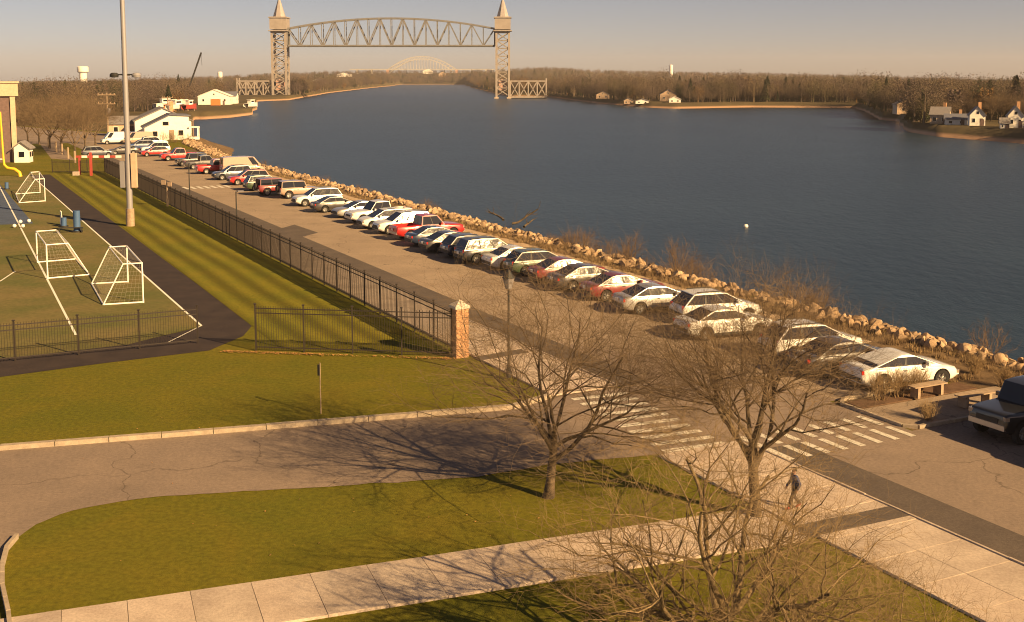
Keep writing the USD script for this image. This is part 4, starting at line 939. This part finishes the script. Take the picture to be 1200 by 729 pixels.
# ------------------------------------------------------------------ bare trees
class Tree:
    def __init__(s, seed): s.r = np.random.default_rng(seed); s.lv = {}
    def line(s, lv, pts, rad): s.lv.setdefault(lv, []).append((np.array(pts), np.array(rad)))
    def grow(s, p, d, L, r, lv, cfg):
        k = cfg['pts'][lv]; pts, rad = [p], [r]; dirs = [d]
        for i in range(1, k):
            d = d + s.r.normal(0, cfg['wander'][lv], 3) + np.array([0, 0, cfg['up'][lv]])
            d /= np.linalg.norm(d); p = p + d * L/(k-1); pts.append(p); dirs.append(d); rad.append(r*(1 - (1-cfg['taper'][lv])*i/(k-1)))
        s.line(lv, pts, rad)
        if lv + 1 >= len(cfg['n']): return
        nch = cfg['n'][lv+1]; nch = int(nch + s.r.integers(-1, 2)) if nch > 3 else nch
        az = s.r.uniform(0, 6.28)
        for c in range(nch):
            u = cfg['start'][lv] + (1 - cfg['start'][lv])*(c + s.r.uniform(.2, 1))/nch; u = min(u, 1)
            x = u*(k-1); i = min(int(x), k-2); q = pts[i] + (pts[i+1]-pts[i])*(x-i); dd = dirs[i+1]
            az += 2.4 + s.r.normal(0, .35); a = cfg['ang'][lv] * s.r.uniform(.7, 1.3)
            e1 = np.cross(dd, [0, 0, 1.0] if abs(dd[2]) < .9 else [1.0, 0, 0]); e1 /= np.linalg.norm(e1); e2 = np.cross(dd, e1)
            nd = dd*math.cos(a) + (e1*math.cos(az) + e2*math.sin(az))*math.sin(a)
            if cfg['len'][lv+1] > .2: nd[2] = max(nd[2], cfg.get('minz', -.1))
            nd /= np.linalg.norm(nd)
            rr = min(max(np.interp(x, range(k), rad)*cfg['rk'], cfg['rmin']), .999*np.interp(x, range(k), rad))
            s.grow(q, nd, cfg['len'][lv+1]*s.r.uniform(.65, 1.2)*(1.1 - .35*u), rr, lv+1, cfg)
    def mesh(s, lvs, sides):
        V_, F_, n = [], [], 0
        for lv in lvs:
            for k in set(len(p) for p, _ in s.lv.get(lv, [])):
                g = [(p, r) for p, r in s.lv[lv] if len(p) == k]
                Pn = np.array([p for p, _ in g]); Rn = np.array([r for _, r in g]); sd = sides[lv]
                T = np.gradient(Pn, axis=1); T /= np.linalg.norm(T, axis=2, keepdims=True) + 1e-12
                ref = np.where(np.abs(T[..., 2:]) < .9, [0, 0, 1.0], [1.0, 0, 0]); A = np.cross(T, ref); A /= np.linalg.norm(A, axis=2, keepdims=True) + 1e-12; B = np.cross(T, A)
                th = np.arange(sd)*2*np.pi/sd
                v = Pn[:, :, None] + Rn[:, :, None, None]*(np.cos(th)[:, None]*A[:, :, None] + np.sin(th)[:, None]*B[:, :, None])
                i, j = np.meshgrid(np.arange(k-1), np.arange(sd), indexing='ij')
                q = np.stack([i*sd+j, i*sd+(j+1) % sd, (i+1)*sd+(j+1) % sd, (i+1)*sd+j], -1).reshape(-1, 4); q = np.vstack([q[:, :3], q[:, [0, 2, 3]]])
                F_.append((q[None] + (np.arange(len(g))*k*sd)[:, None, None]).reshape(-1, 3) + n); V_.append(v.reshape(-1, 3)); n += len(g)*k*sd
        return np.vstack(V_), np.vstack(F_)
def bare_tree(label, loc, seed, H, spread, nl=(1, 6, 6, 6, 6, 3), trunk=1.8, r0=.15, ang=(.75, .75, .75, .7, .7), group=None, rmin=.0045, minz=.02, parts=True, name='bare_tree', lean=(0, 0), bk='bark', tw='twig'):
    Lm = [trunk, H*.52, H*.34, H*.2, H*.12, H*.065]
    cfg = dict(pts=[5, 7, 6, 5, 4, 3], wander=[.05, .16, .2, .22, .25, .25], up=[.05, .07, .05, .03, .02, .0], taper=[.75, .35, .3, .3, .3, .5], n=list(nl), start=[.55, .22, .15, .12, .1],
               ang=[a*spread for a in ang], len=Lm[:len(nl)], rk=.56, rmin=rmin, minz=minz)
    T = Tree(seed); d0 = np.array([lean[0], lean[1], 1.0]); T.grow(np.zeros(3), d0/np.linalg.norm(d0), trunk, r0, 0, cfg)
    t = thing(name, label, 'tree', loc, 0, group); sd = {0: 9, 1: 7, 2: 5, 3: 4, 4: 3, 5: 3}
    p0, rr0 = T.lv[0][0]; T.lv[0][0] = (np.vstack([p0[0] - [0, 0, .3], p0]), np.concatenate([[r0*1.7], [r0*1.25], rr0[1:]]))
    obj('trunk', T.mesh([0], sd), M[bk], t, True)
    if parts:
        for i, b in enumerate(T.lv[1]):
            one = Tree(0); one.lv = {1: [b]}; obj('limb', one.mesh([1], sd), M[bk], t, True)
        tag(obj('branch', T.mesh([2], sd), M[bk], t, True), kind='stuff')
        tag(obj('twig', T.mesh([3, 4, 5], sd), M[tw], t), kind='stuff')
    else:
        tag(obj('crown', T.mesh(range(1, len(nl)), sd), M[tw], t), kind='stuff')
    return t
bare_tree('bare spreading tree whose trunk stands between entry road and near lawn', at(643, 583), 11, 10.2, 1.06, (1, 7, 7, 7, 7, 4), 1.9, .15, ang=(.66, .78, .78, .75, .75), lean=(.12, 0))
bare_tree('bare upright tree beside the roadside sidewalk, right of the crosswalks', at(884, 606), 23, 8.6, 1.0, (1, 8, 7, 7, 7, 4), 2.3, .17, ang=(.62, .75, .75, .7, .7))
bare_tree('bare tree nearest the camera at the bottom of the picture', at(850, 803), 35, 7.6, 1.25, (1, 9, 7, 6, 5, 3), 1.3, .2, minz=-.05, bk='bark_pale', tw='twig_pale')
bare_tree('bare tree at the bottom right with low spreading twigs', at(990, 890), 47, 5.6, 1.15, (1, 6, 6, 6, 5, 3), 1.2, .14, minz=.0, bk='bark_pale', tw='twig_pale')
rt = bare_tree('tall bare tree with grey brown crown beside the service road', at(73, 178) , 5, 14.5, .92, (1, 6, 7, 7, 5, 3), 2.6, .2, rmin=.016, parts=False, name='roadside_tree', group='bare trees beside the service road')
for i, (px, py, sc, rz, lb) in enumerate([(88, 182, .92, 1.1, 'bare tree nearest the red barrier beside the service road'), (58, 174, 1.0, 2.3, 'bare tree in the middle of the service road row'), (46, 170, .9, 3.9, 'bare tree towards the brown building in the service road row'),
        (100, 176, .95, 4.4, 'bare tree on the car park side of the service road'), (33, 167, .85, 5.2, 'bare tree closest to the brown building'), (112, 170, .85, .4, 'bare tree left of the utility pole')]):
    dup(rt, at(px, py), rz, sc, lb)
for i, (px, D, sc, rz, lb) in enumerate([(1160, 345, 1.25, 1, 'tall bare tree standing up between the two bright shore houses'), (1130, 350, 1.1, 2, 'bare tree behind the tall cream shore house'), (1105, 345, 1.0, 3, 'bare tree behind the tan shore house'),
        (1203, 335, 1.2, 4, 'bare tree at the right edge behind the last shore house'), (1172, 345, 1.2, 5, 'bare tree just left of the rightmost shore house'), (1088, 400, 1.0, 6, 'bare tree left of the shore houses')]):
    p = far(px, D); p[2] = gfar(px, D) - .4
    dup(rt, p, rz, sc*.72, lb, 'bare trees among the opposite shore houses')

# ------------------------------------------------------------------ far woods
def clump(seed, w, h, n, size, cone=False, trunk=True):
    r = np.random.default_rng(seed); v = []; f = []
    for i in range(n):
        if cone:
            u = r.uniform(0, 1)**.7; rad = w/2*u*r.uniform(.5, 1); a = r.uniform(0, 6.28); c = np.array([rad*math.cos(a), rad*math.sin(a), h*(1.02 - u*.92)])
        else:
            d = r.normal(0, 1, 3); d /= np.linalg.norm(d); rad = r.uniform(.25, 1)**.5; c = d*rad*np.array([w/2, w/2, h*.36]) + [0, 0, h*.62]
            c *= 1 + .18*math.sin(3*c[0] + seed) 
        e = r.normal(0, 1, (3, 3)) * size * np.array([1, 1, 1.1]); b = len(v); v += list(c + e); f.append([b, b+1, b+2])
    m = MB().add(v, f)
    if trunk: m.tube([[0, 0, 0], [0, 0, h*.7]], [.3, .1], 4)
    return m.get()
tones = {'grey_brown': ((.10, .078, .06), (.14, .105, .078)), 'plum_brown': ((.082, .062, .058), (.115, .085, .074)), 'russet': ((.15, .085, .035), (.19, .115, .05)), 'evergreen': ((.022, .03, .018), (.045, .05, .025)), 'tan': ((.14, .105, .068), (.18, .135, .085)), 'olive': ((.085, .075, .04), (.115, .098, .05))}
for k, (a, b) in tones.items(): M['wood_' + k] = mat('woods_' + k, a, .95, scale=.15, col2=b, spec=.1)
pi = UsdGeom.PointInstancer.Define(stage, '/World/far_woods')
tag(pi.GetPrim(), 'brown leafless woods covering the far banks and hills', 'woods', kind='stuff')
protos = []
for i, (tone, w, h, cone, n) in enumerate([('grey_brown', 7.5, 10, 0, 260), ('grey_brown', 9, 9, 0, 300), ('plum_brown', 8, 10, 0, 260), ('plum_brown', 7, 9, 0, 240), ('russet', 6.5, 8, 0, 260), ('evergreen', 5, 10, 1, 300), ('tan', 7, 9, 0, 220), ('olive', 8, 9.5, 0, 260), ('evergreen', 6, 9, 0, 300)]):
    o = usdkit.mesh(stage, f'/World/far_woods/crown_{i:03d}' if i else '/World/far_woods/crown', clump(100 + i, w, h, n*8, .09 if not cone else .15, bool(cone)), M['wood_' + tone])
    protos.append(o.GetPath())
pi.CreatePrototypesRel().SetTargets(protos)
wr_ = np.random.default_rng(99); pos, idx, scs, oris = [], [], [], []
def add_tree(x, D, h):
    z = gfar(x, D); cap = zcap(x, D) + wr_.normal(0, .4) * D/700
    if z < -1.2: return
    h = min(h, cap - z + .6)
    if h < 3: return
    k = wr_.choice(9, p=[.22, .16, .16, .12, .06, .05, .09, .09, .05]); s_ = h/9.6
    p = far(x, D); p[2] = z - .2
    pos.append(p); idx.append(int(k)); scs.append((s_*wr_.uniform(.9, 1.25), s_*wr_.uniform(.9, 1.25), s_)); a = wr_.uniform(0, 6.28); oris.append((math.cos(a/2), 0, 0, math.sin(a/2)))
HOUSES = [(782, 640), (790, 604), (736, 640), (706, 720), (752, 618), (1062, 420), (375, 1500), (405, 2300), (254, 560), (264, 580)]
for i in range(9000):
    x = wr_.uniform(-160, 1400)
    if x < 222:
        D = 330 + 900*wr_.uniform(0, 1)**1.6
        if 120 < x and D < 430: continue
    else:
        ds = float(dshore(x)); D = ds + 14 + (wr_.exponential(90) if wr_.random() < .62 else wr_.uniform(0, 2600)*(ds/900 + .3))
        if x < 305 and D < 640: continue
        if 272 < x < 346 and D < 900: continue
        if 1083 < x < 1260 and D < 362 - (x-1085)*.12: continue
    if D > 3600 or any(abs(x - hx) < 9000/hd and hd - 70 < D < hd + 12 for hx, hd in HOUSES): continue
    add_tree(x, D, wr_.normal(9.3, 2.3))
for i in range(2500):     # wooded skyline of the hills
    x = wr_.uniform(-160, 1400); D = wr_.uniform(1500, 3500)
    if x > 222 and D < dshore(x) + 20: continue
    add_tree(x, D, wr_.normal(9.5, 1.2))
pi.CreatePositionsAttr(Vt.Vec3fArray.FromNumpy(np.array(pos, np.float32))); pi.CreateProtoIndicesAttr(Vt.IntArray(idx))
pi.CreateScalesAttr(Vt.Vec3fArray.FromNumpy(np.array(scs, np.float32))); pi.CreateOrientationsAttr(Vt.QuathArray([Gf.Quath(*map(float, q)) for q in oris]))
# single evergreens that stand out
for px, D, w, h, tone, lb in [(1079, 335, 5, 9.5, 'evergreen', 'dark evergreen at the left end of the shore house row'), (1069, 345, 6, 5.5, 'evergreen', 'low dark evergreen on the point left of the shore houses'), (870, 640, 9, 14, 'russet', 'russet oak rising above the right bank woods'),
        (905, 640, 7, 9, 'evergreen', 'dark pine in the woods of the right bank'), (852, 640, 7, 9, 'olive', 'olive green tree left of the russet oak'), (1152, 350, 6, 9.5, 'russet', 'russet brown tree behind the tall cream house'), (1117, 352, 6, 9, 'plum_brown', 'plum brown tree between tan and cream houses')]:
    p = far(px, D); p[2] = gfar(px, D) - .3
    t = thing('shore_tree', lb, 'tree', p); obj('crown', clump(int(px), w, h, 700, .30, tone == 'evergreen', False), M['wood_' + tone], t); MB().tube([[0, 0, -.5], [0, 0, h*.7]], [.25, .08], 6).build('trunk', M['bark'], t)

# ------------------------------------------------------------------ rocks, brush, dry grass
def rock_mesh(seed):
    r = np.random.default_rng(seed); m = trimesh.creation.icosphere(2, 1.0); v = np.array(m.vertices)
    for _ in range(13):       # planar cuts make broken faces
        d = r.normal(0, 1, 3); d /= np.linalg.norm(d); h = r.uniform(.42, .78); k = v @ d; v = v - np.maximum(k - h, 0)[:, None]*d
    v *= np.array([1.0, r.uniform(.7, .95), r.uniform(.55, .8)]); v += (meshkit.fbm(v*2 + seed, 2, seed) - .5)[:, None]*.12*v
    return v * .62, np.array(m.faces)
rk = np.random.default_rng(17); cand = []
for i in range(5600):
    s = rk.uniform(4, 235); n = 41.2 + abs(rk.normal(0, 1)) * 3.2 + np.interp(s, [190, 225, 252], [0, 3, 9])
    nn_ = n - np.interp(s, [-60, 190, 225, 252, 262], [0, .2, 3, 10, 8])
    if nn_ > 53: continue
    # thinner where the brush stands
    if 50 < s < 74 and rk.random() < .25: continue
    z = np.interp(nn_, nb, zb); sz = rk.uniform(.22, .78) * (1.0 if s < 90 else 1.15)
    p = W(s, n, z + sz*.15); cand.append((np.linalg.norm(p - [0, 0, HC]) * (1 + .25*max(0, nn_ - 44)), p, sz, i))
cand.sort(key=lambda c: c[0])
rms = [rock_mesh(i + 3) for i in range(9)]
firsts = {}
for j, (dist, p, sz, i) in enumerate(cand[:300]):
    k = i % 9; tl = (rk.uniform(-.4, .4), rk.uniform(-.4, .4), rk.uniform(0, 6.28))
    lb = 'broken tan rock in the rock bank along the water edge'; gp = 'rocks of the bank along the water'
    if k not in firsts:
        t = thing('bank_rock', lb, 'rock', p, rk.uniform(0, 6.28), gp, sc=sz, tilt=tl); obj('stone', rms[k], M[f'rock{k % 3}'], t, 30); firsts[k] = t
    else: dup(firsts[k], p, rk.uniform(0, 6.28), sz, lb, gp, tl)
pr = UsdGeom.PointInstancer.Define(stage, '/World/bank_rubble'); tag(pr.GetPrim(), 'tan broken rocks of the far part of the bank', 'rocks', kind='stuff')
pts_ = []
for k in range(9): pts_.append(usdkit.mesh(stage, f'/World/bank_rubble/stone_{k:03d}' if k else '/World/bank_rubble/stone', rms[k], M[f'rock{k % 3}'], 30).GetPath())
pr.CreatePrototypesRel().SetTargets(pts_)
rest = cand[300:]
pr.CreatePositionsAttr(Vt.Vec3fArray.FromNumpy(np.array([c[1] for c in rest], np.float32))); pr.CreateProtoIndicesAttr(Vt.IntArray([c[3] % 9 for c in rest]))
pr.CreateScalesAttr(Vt.Vec3fArray.FromNumpy(np.array([[c[2]]*3 for c in rest], np.float32)))
pr.CreateOrientationsAttr(Vt.QuathArray([Gf.Quath(*map(float, q/np.linalg.norm(q))) for q in rk.normal(0, 1, (len(rest), 4))]))
def shrub(name, label, loc, seed, H, stems, m, lean=.5, group=None, rmin=.006):
    T = Tree(seed); cfg = dict(pts=[6, 4, 3], wander=[.14, .2, .2], up=[.06, .04, .02], taper=[.3, .3, .4], n=[1, 5, 4], start=[.25, .2], ang=[.6, .6], len=[H, H*.38, H*.18], rk=.6, rmin=rmin, minz=.1)
    r = np.random.default_rng(seed)
    for i in range(stems):
        a = r.uniform(0, 6.28); tl = abs(r.normal(0, lean)); d = np.array([math.cos(a)*math.sin(tl), math.sin(a)*math.sin(tl), math.cos(tl)])
        T.grow(np.array([math.cos(a), math.sin(a), 0])*r.uniform(0, H*.22), d, H*r.uniform(.6, 1.1), .014, 0, cfg)
    t = thing(name, label, 'shrub', loc, 0, group); tag(obj('stem', T.mesh([0, 1, 2], {0: 4, 1: 3, 2: 3}), M[m], t), kind='stuff'); return t
lb, gp = 'leafless brown shrub in the brush above the rock bank', 'leafless shrubs above the rock bank'
sp = [shrub('bank_shrub', lb, W(60, 42.5), 61, 2.2, 26, 'brush', .55, gp), shrub('bank_shrub', lb, W(66, 42.8), 62, 1.9, 24, 'brush', .6, gp), shrub('bank_shrub', lb, W(72, 42.6), 63, 1.5, 22, 'brush', .6, gp)]
br = np.random.default_rng(5)
for i in range(48):
    s = br.uniform(50, 80) if i < 26 else (br.uniform(36, 50) if i < 31 else br.uniform(100, 200)); n = br.uniform(42.2, 45.5)
    dup(sp[i % 3], W(s, n, np.interp(n, nb, zb)), br.uniform(0, 6.28), br.uniform(.4, .85) * (1.0 if s < 80 else .8), lb, gp)
lb2, gp2 = 'leafless brown shrub beside the white waterside house', 'shrubs beside the white houses'
for i, (px, py, sc) in enumerate([(190, 166, .9), (198, 167, 1.0), (206, 167, 1.0), (214, 166, .95), (222, 166, .8), (240, 175, .7)]): dup(sp[i % 2], at(px, py), i*1.3, sc, ['leafless shrub under the left end of the white waterside house', 'leafless shrub below the window of the white waterside house', 'leafless shrub left of the waterside house door', 'leafless shrub right of the waterside house door', 'small leafless shrub by the waterside house porch', 'low leafless shrub on the bank right of the porch'][i], gp2)
tl_ = shrub('dry_grass_clump', 'tall dry straw grass clump in front of the white sedan', W(32.4, 33.6), 71, 1.15, 46, 'dry', .3, None, .005)
for i, (s, n, sc, lb) in enumerate([(32.4, 32.6, .95, 'dry straw grass clump in the planting bed nearest the road'), (32.5, 34.8, .9, 'dry straw grass clump between bench and white sedan'), (29.6, 32.2, .7, 'small dry grass clump before the black vehicle at the right'), (31.6, 38.6, .8, 'dry grass clump behind the left bench'),
        (29.5, 38.9, .8, 'dry grass clump behind the benches'), (27.4, 39.3, .9, 'dry grass clump behind the black vehicle'), (33.6, 39.2, .8, 'dry grass clump behind the lone white sedan')]): dup(tl_, W(s, n), i*1.1, sc, lb)
# low dry grass of the verge
tuft = MB(); tr = np.random.default_rng(8)
for i in range(46):
    a, b = tr.uniform(0, 6.28), abs(tr.normal(0, .35)); c = np.array([tr.normal(0, .14), tr.normal(0, .14), 0]); h = tr.uniform(.15, .38); w = .012
    tip = c + h*np.array([math.cos(a)*math.sin(b), math.sin(a)*math.sin(b), math.cos(b)]); tuft.add([c + [w*math.sin(a), -w*math.cos(a), 0], c - [w*math.sin(a), -w*math.cos(a), 0], tip], [[0, 1, 2]])
pg = UsdGeom.PointInstancer.Define(stage, '/World/dry_grass'); tag(pg.GetPrim(), 'short dry tan grass on the verge above the rocks', 'grass', kind='stuff')
p0 = usdkit.mesh(stage, '/World/dry_grass/tuft', tuft.get(), M['dry']).GetPath(); p1 = usdkit.mesh(stage, '/World/dry_grass/tuft_001', tuft.get(), M['brush']).GetPath()
pg.CreatePrototypesRel().SetTargets([p0, p1]); gp_ = []
while len(gp_) < 5200:
    s, n = tr.uniform(10, 190), tr.choice([tr.uniform(37.3, 38.6), tr.uniform(40.0, 42.4), tr.uniform(40.0, 42.4)])
    if s < 33 and n < 38.6: continue
    gp_.append(W(s, n, np.interp(n, nb, zb) if n > 41.5 else .01))
pg.CreatePositionsAttr(Vt.Vec3fArray.FromNumpy(np.array(gp_, np.float32))); pg.CreateProtoIndicesAttr(Vt.IntArray([int(x) for x in tr.random(len(gp_)) < .45]))
pg.CreateScalesAttr(Vt.Vec3fArray.FromNumpy(np.repeat(tr.uniform(.4, 1.0, (len(gp_), 1)), 3, 1).astype(np.float32)))
pg.CreateOrientationsAttr(Vt.QuathArray([Gf.Quath(math.cos(a), 0, 0, math.sin(a)) for a in tr.uniform(0, 3.14, len(gp_))]))
# fallen leaves by the fence and on the lawns
lv = MB(); lr = np.random.default_rng(12)
fa, fb = at(262, 412), at(532, 421)
for i in range(1040):
    if i < 950:
        u = lr.uniform(0, 1); c = fa + (fb - fa)*u + np.array([lr.normal(0, .1), -abs(lr.normal(0, .14)), 0])
        if .45 < u < .85 and lr.random() < .7: continue
    else: c = at(lr.uniform(0, 1000), lr.uniform(425, 729))
    a = lr.uniform(0, 6.28); s_ = lr.uniform(.03, .06) if i < 950 else lr.uniform(.02, .04); e = np.array([math.cos(a), math.sin(a), lr.uniform(-.4, .4)])*s_; g_ = np.array([-math.sin(a), math.cos(a), lr.uniform(-.4, .4)])*s_*.7
    c = c + [0, 0, .035 + (lr.uniform(0, .05) if i < 950 else 0)]; lv.add([c - e, c + g_, c + e, c - g_], [[0, 1, 2], [0, 2, 3]])
M['leaf'] = mat('fallen_leaf', (.34, .15, .04), .8, scale=8, col2=(.45, .26, .09))
tag(lv.build('fallen_leaves', M['leaf']), 'orange fallen leaves gathered along the front fence', 'leaves', kind='stuff')
# driftwood and a float
for i, (px, py, L, a, lb) in enumerate([(600, 262, 3.2, .3, 'grey driftwood log at the water edge, leftmost'), (614, 266, 2.6, 1.4, 'broken driftwood branch standing up at the water edge'), (590, 258, 2.4, 2.4, 'short driftwood log beyond the other two')]):
    T = Tree(80 + i); T.grow(np.zeros(3), np.array([math.cos(a), math.sin(a), .25]), L, .13, 0, dict(pts=[6, 4], wander=[.15, .2], up=[.0, .1], taper=[.5, .3], n=[1, 4], start=[.3], ang=[.8], len=[L, L*.4], rk=.6, rmin=.02, minz=0))
    o = obj('driftwood', T.mesh([0, 1], {0: 7, 1: 5}), M['bark'], None, True); UsdGeom.Xformable(UsdGeom.Mesh(o)).MakeMatrixXform().Set(mat4(at(px, py, -2.6))); tag(o, lb, 'driftwood')
by = thing('float', 'small white float drifting on the water', 'float', at(874, 266, wz))
obj('buoy', revolve([(0, -.2), (.2, -.1), (.26, .1), (.17, .26), (0, .3)], 14), M['white'], by, 40)

# ------------------------------------------------------------------ person on the sidewalk
def person(label, loc, rz, H):
    t = thing('person', label, 'person', loc, rz); k = H / 1.75
    M['skin'] = mat('skin', (.45, .26, .18), .6); M['jacket'] = mat('navy_jacket', (.03, .045, .12), .85, var=.2, scale=20); M['trousers'] = mat('dark_trousers', (.06, .045, .04), .9, var=.2, scale=20); M['hair'] = mat('dark_hair', (.025, .017, .012), .7)
    def chain(joints, refine=.035):
        parts = []
        for a, b in joints:
            (pa, ra), (pb, rb) = J[a], J[b]
            parts.append(m3.Manifold.batch_hull([m3.Manifold.sphere(ra*k, 14).translate([float(x)*k for x in pa]), m3.Manifold.sphere(rb*k, 14).translate([float(x)*k for x in pb])]))
        m = m3.Manifold.batch_boolean(parts, m3.OpType.Add).refine_to_length(refine*k); mm_ = m.to_mesh()
        tm = trimesh.Trimesh(mm_.vert_properties[:, :3], mm_.tri_verts); trimesh.smoothing.filter_taubin(tm, iterations=8); return tm
    # walking towards +x: left leg forward
    J = {'pel': ((0, 0, .95), .135), 'hipl': ((0, .09, .92), .10), 'hipr': ((0, -.09, .92), .10), 'knl': ((.17, .10, .52), .062), 'knr': ((-.02, -.10, .50), .062), 'anl': ((.26, .10, .10), .043), 'anr': ((-.27, -.10, .16), .043),
         'toel': ((.42, .11, .05), .036), 'toer': ((-.15, -.11, .045), .036), 'wai': ((.01, 0, 1.08), .125), 'che': ((.03, 0, 1.30), .145), 'shl': ((.03, .185, 1.40), .068), 'shr': ((.03, -.185, 1.40), .068), 'nek': ((.04, 0, 1.47), .055), 'hea': ((.06, 0, 1.56), .06),
         'ell': ((-.10, .24, 1.14), .047), 'elr': ((.10, -.24, 1.13), .047), 'wrl': ((-.02, .24, .90), .032), 'wrr': ((.26, -.22, .94), .032), 'top': ((.05, 0, 1.665), .088), 'chin': ((.105, 0, 1.565), .045), 'palml': ((.02, .24, .83), .03), 'palmr': ((.31, -.21, .88), .03)}
    body = chain([('nek', 'hea'), ('hea', 'top'), ('top', 'chin'), ('hea', 'chin'), ('che', 'nek'), ('shl', 'ell'), ('ell', 'wrl'), ('wrl', 'palml'), ('shr', 'elr'), ('elr', 'wrr'), ('wrr', 'palmr'), ('shl', 'shr'), ('che', 'wai'), ('che', 'shl'), ('che', 'shr'), ('wai', 'pel'), ('pel', 'hipl'), ('pel', 'hipr'), ('hipl', 'knl'), ('knl', 'anl'), ('hipr', 'knr'), ('knr', 'anr'), ('anl', 'toel'), ('anr', 'toer')])
    hands = []
    for sd, w0 in ((1, J['palml'][0]), (-1, J['palmr'][0])):
        for q in range(4):
            b0 = np.array(w0) + [.012*(q - 1.5)*2, 0, -.02]; e1 = b0 + [.012, -sd*.012, -.045 - .01*(q in (1, 2))]; e2 = e1 + [.012, -sd*.022, -.022]
            for a_, b_ in ((b0, e1), (e1, e2)): hands.append(m3.Manifold.batch_hull([m3.Manifold.sphere(.0085*k, 8).translate(list(a_*k)), m3.Manifold.sphere(.007*k, 8).translate(list(b_*k))]))
        b0 = np.array(w0) + [.03, 0, .01]; e1 = b0 + [.028, -sd*.012, -.035]; hands.append(m3.Manifold.batch_hull([m3.Manifold.sphere(.009*k, 8).translate(list(b0*k)), m3.Manifold.sphere(.008*k, 8).translate(list(e1*k))]))
    bt = m3.Manifold.batch_boolean(hands + [m3.Manifold(m3.Mesh(np.asarray(body.vertices, np.float32), np.asarray(body.faces, np.uint32))), m3.Manifold.batch_hull([m3.Manifold.sphere(.012*k, 8).translate([.155*k, 0, 1.60*k]), m3.Manifold.sphere(.008*k, 8).translate([.135*k, 0, 1.645*k])])], m3.OpType.Add)
    obj('body', bt, M['skin'], t, 60)
    J = {a: (p, r + .016) for a, (p, r) in J.items()}
    obj('jacket', chain([('shl', 'ell'), ('ell', 'wrl'), ('shr', 'elr'), ('elr', 'wrr'), ('shl', 'shr'), ('che', 'wai'), ('che', 'shl'), ('che', 'shr'), ('wai', 'pel')]), M['jacket'], t, True)
    obj('trousers', chain([('pel', 'hipl'), ('pel', 'hipr'), ('hipl', 'knl'), ('knl', 'anl'), ('hipr', 'knr'), ('knr', 'anr')]), M['trousers'], t, True)
    for a, b in (('anl', 'toel'), ('anr', 'toer')): obj('shoe', chain([(a, b)], .02), M['red'], t, True)
    hr_ = trimesh.creation.icosphere(3, .104*k); v = np.array(hr_.vertices); v[:, 0] = np.where((v[:, 0] > .02*k) & (v[:, 2] < .045*k), .02*k, v[:, 0]); v *= [1.02, .98, 1.05]; v += np.array([.035, 0, 1.672])*k
    obj('hair', (v, np.array(hr_.faces)), M['hair'], t, True)
    for sd in (-1, 1):
        obj('eye', MB().mesh(trimesh.creation.icosphere(1, .011*k)).get(), M['trim'], t); e = stage.GetPrimAtPath(str(t.GetPath()) + ('/eye' if sd < 0 else '/eye_001')); UsdGeom.Xformable(e).AddTranslateOp().Set((.132*k, sd*.032*k, 1.645*k))
        obj('ear', trimesh.creation.icosphere(1, .022*k), M['skin'], t); e = stage.GetPrimAtPath(str(t.GetPath()) + ('/ear' if sd < 0 else '/ear_001')); UsdGeom.Xformable(e).AddTranslateOp().Set((.05*k, sd*.09*k, 1.63*k))
    MB().box([.138*k, 0, 1.578*k], [.012*k, .045*k, .008*k]).build('mouth', M['red'], t)
    return t
person('person in dark blue jacket and red shoes walking on the near sidewalk', at(931, 596, .075) , ROT_N + math.pi*.9, 1.22)

# ------------------------------------------------------------------ air
M['air'] = usdkit.material(stage, '/World/Looks/air', {'v': ('principled_volume', {'color': (.92, .84, .78), 'density': 0.9e-4, 'anisotropy': .15})}, [], volume='v.volume')
hb = trimesh.creation.box([7800, 5300, 107]); hb.apply_translation([100, 2200, 46.5])
tag(obj('haze', hb, M['air']), 'thin warm afternoon haze over the canal', 'haze', kind='stuff')
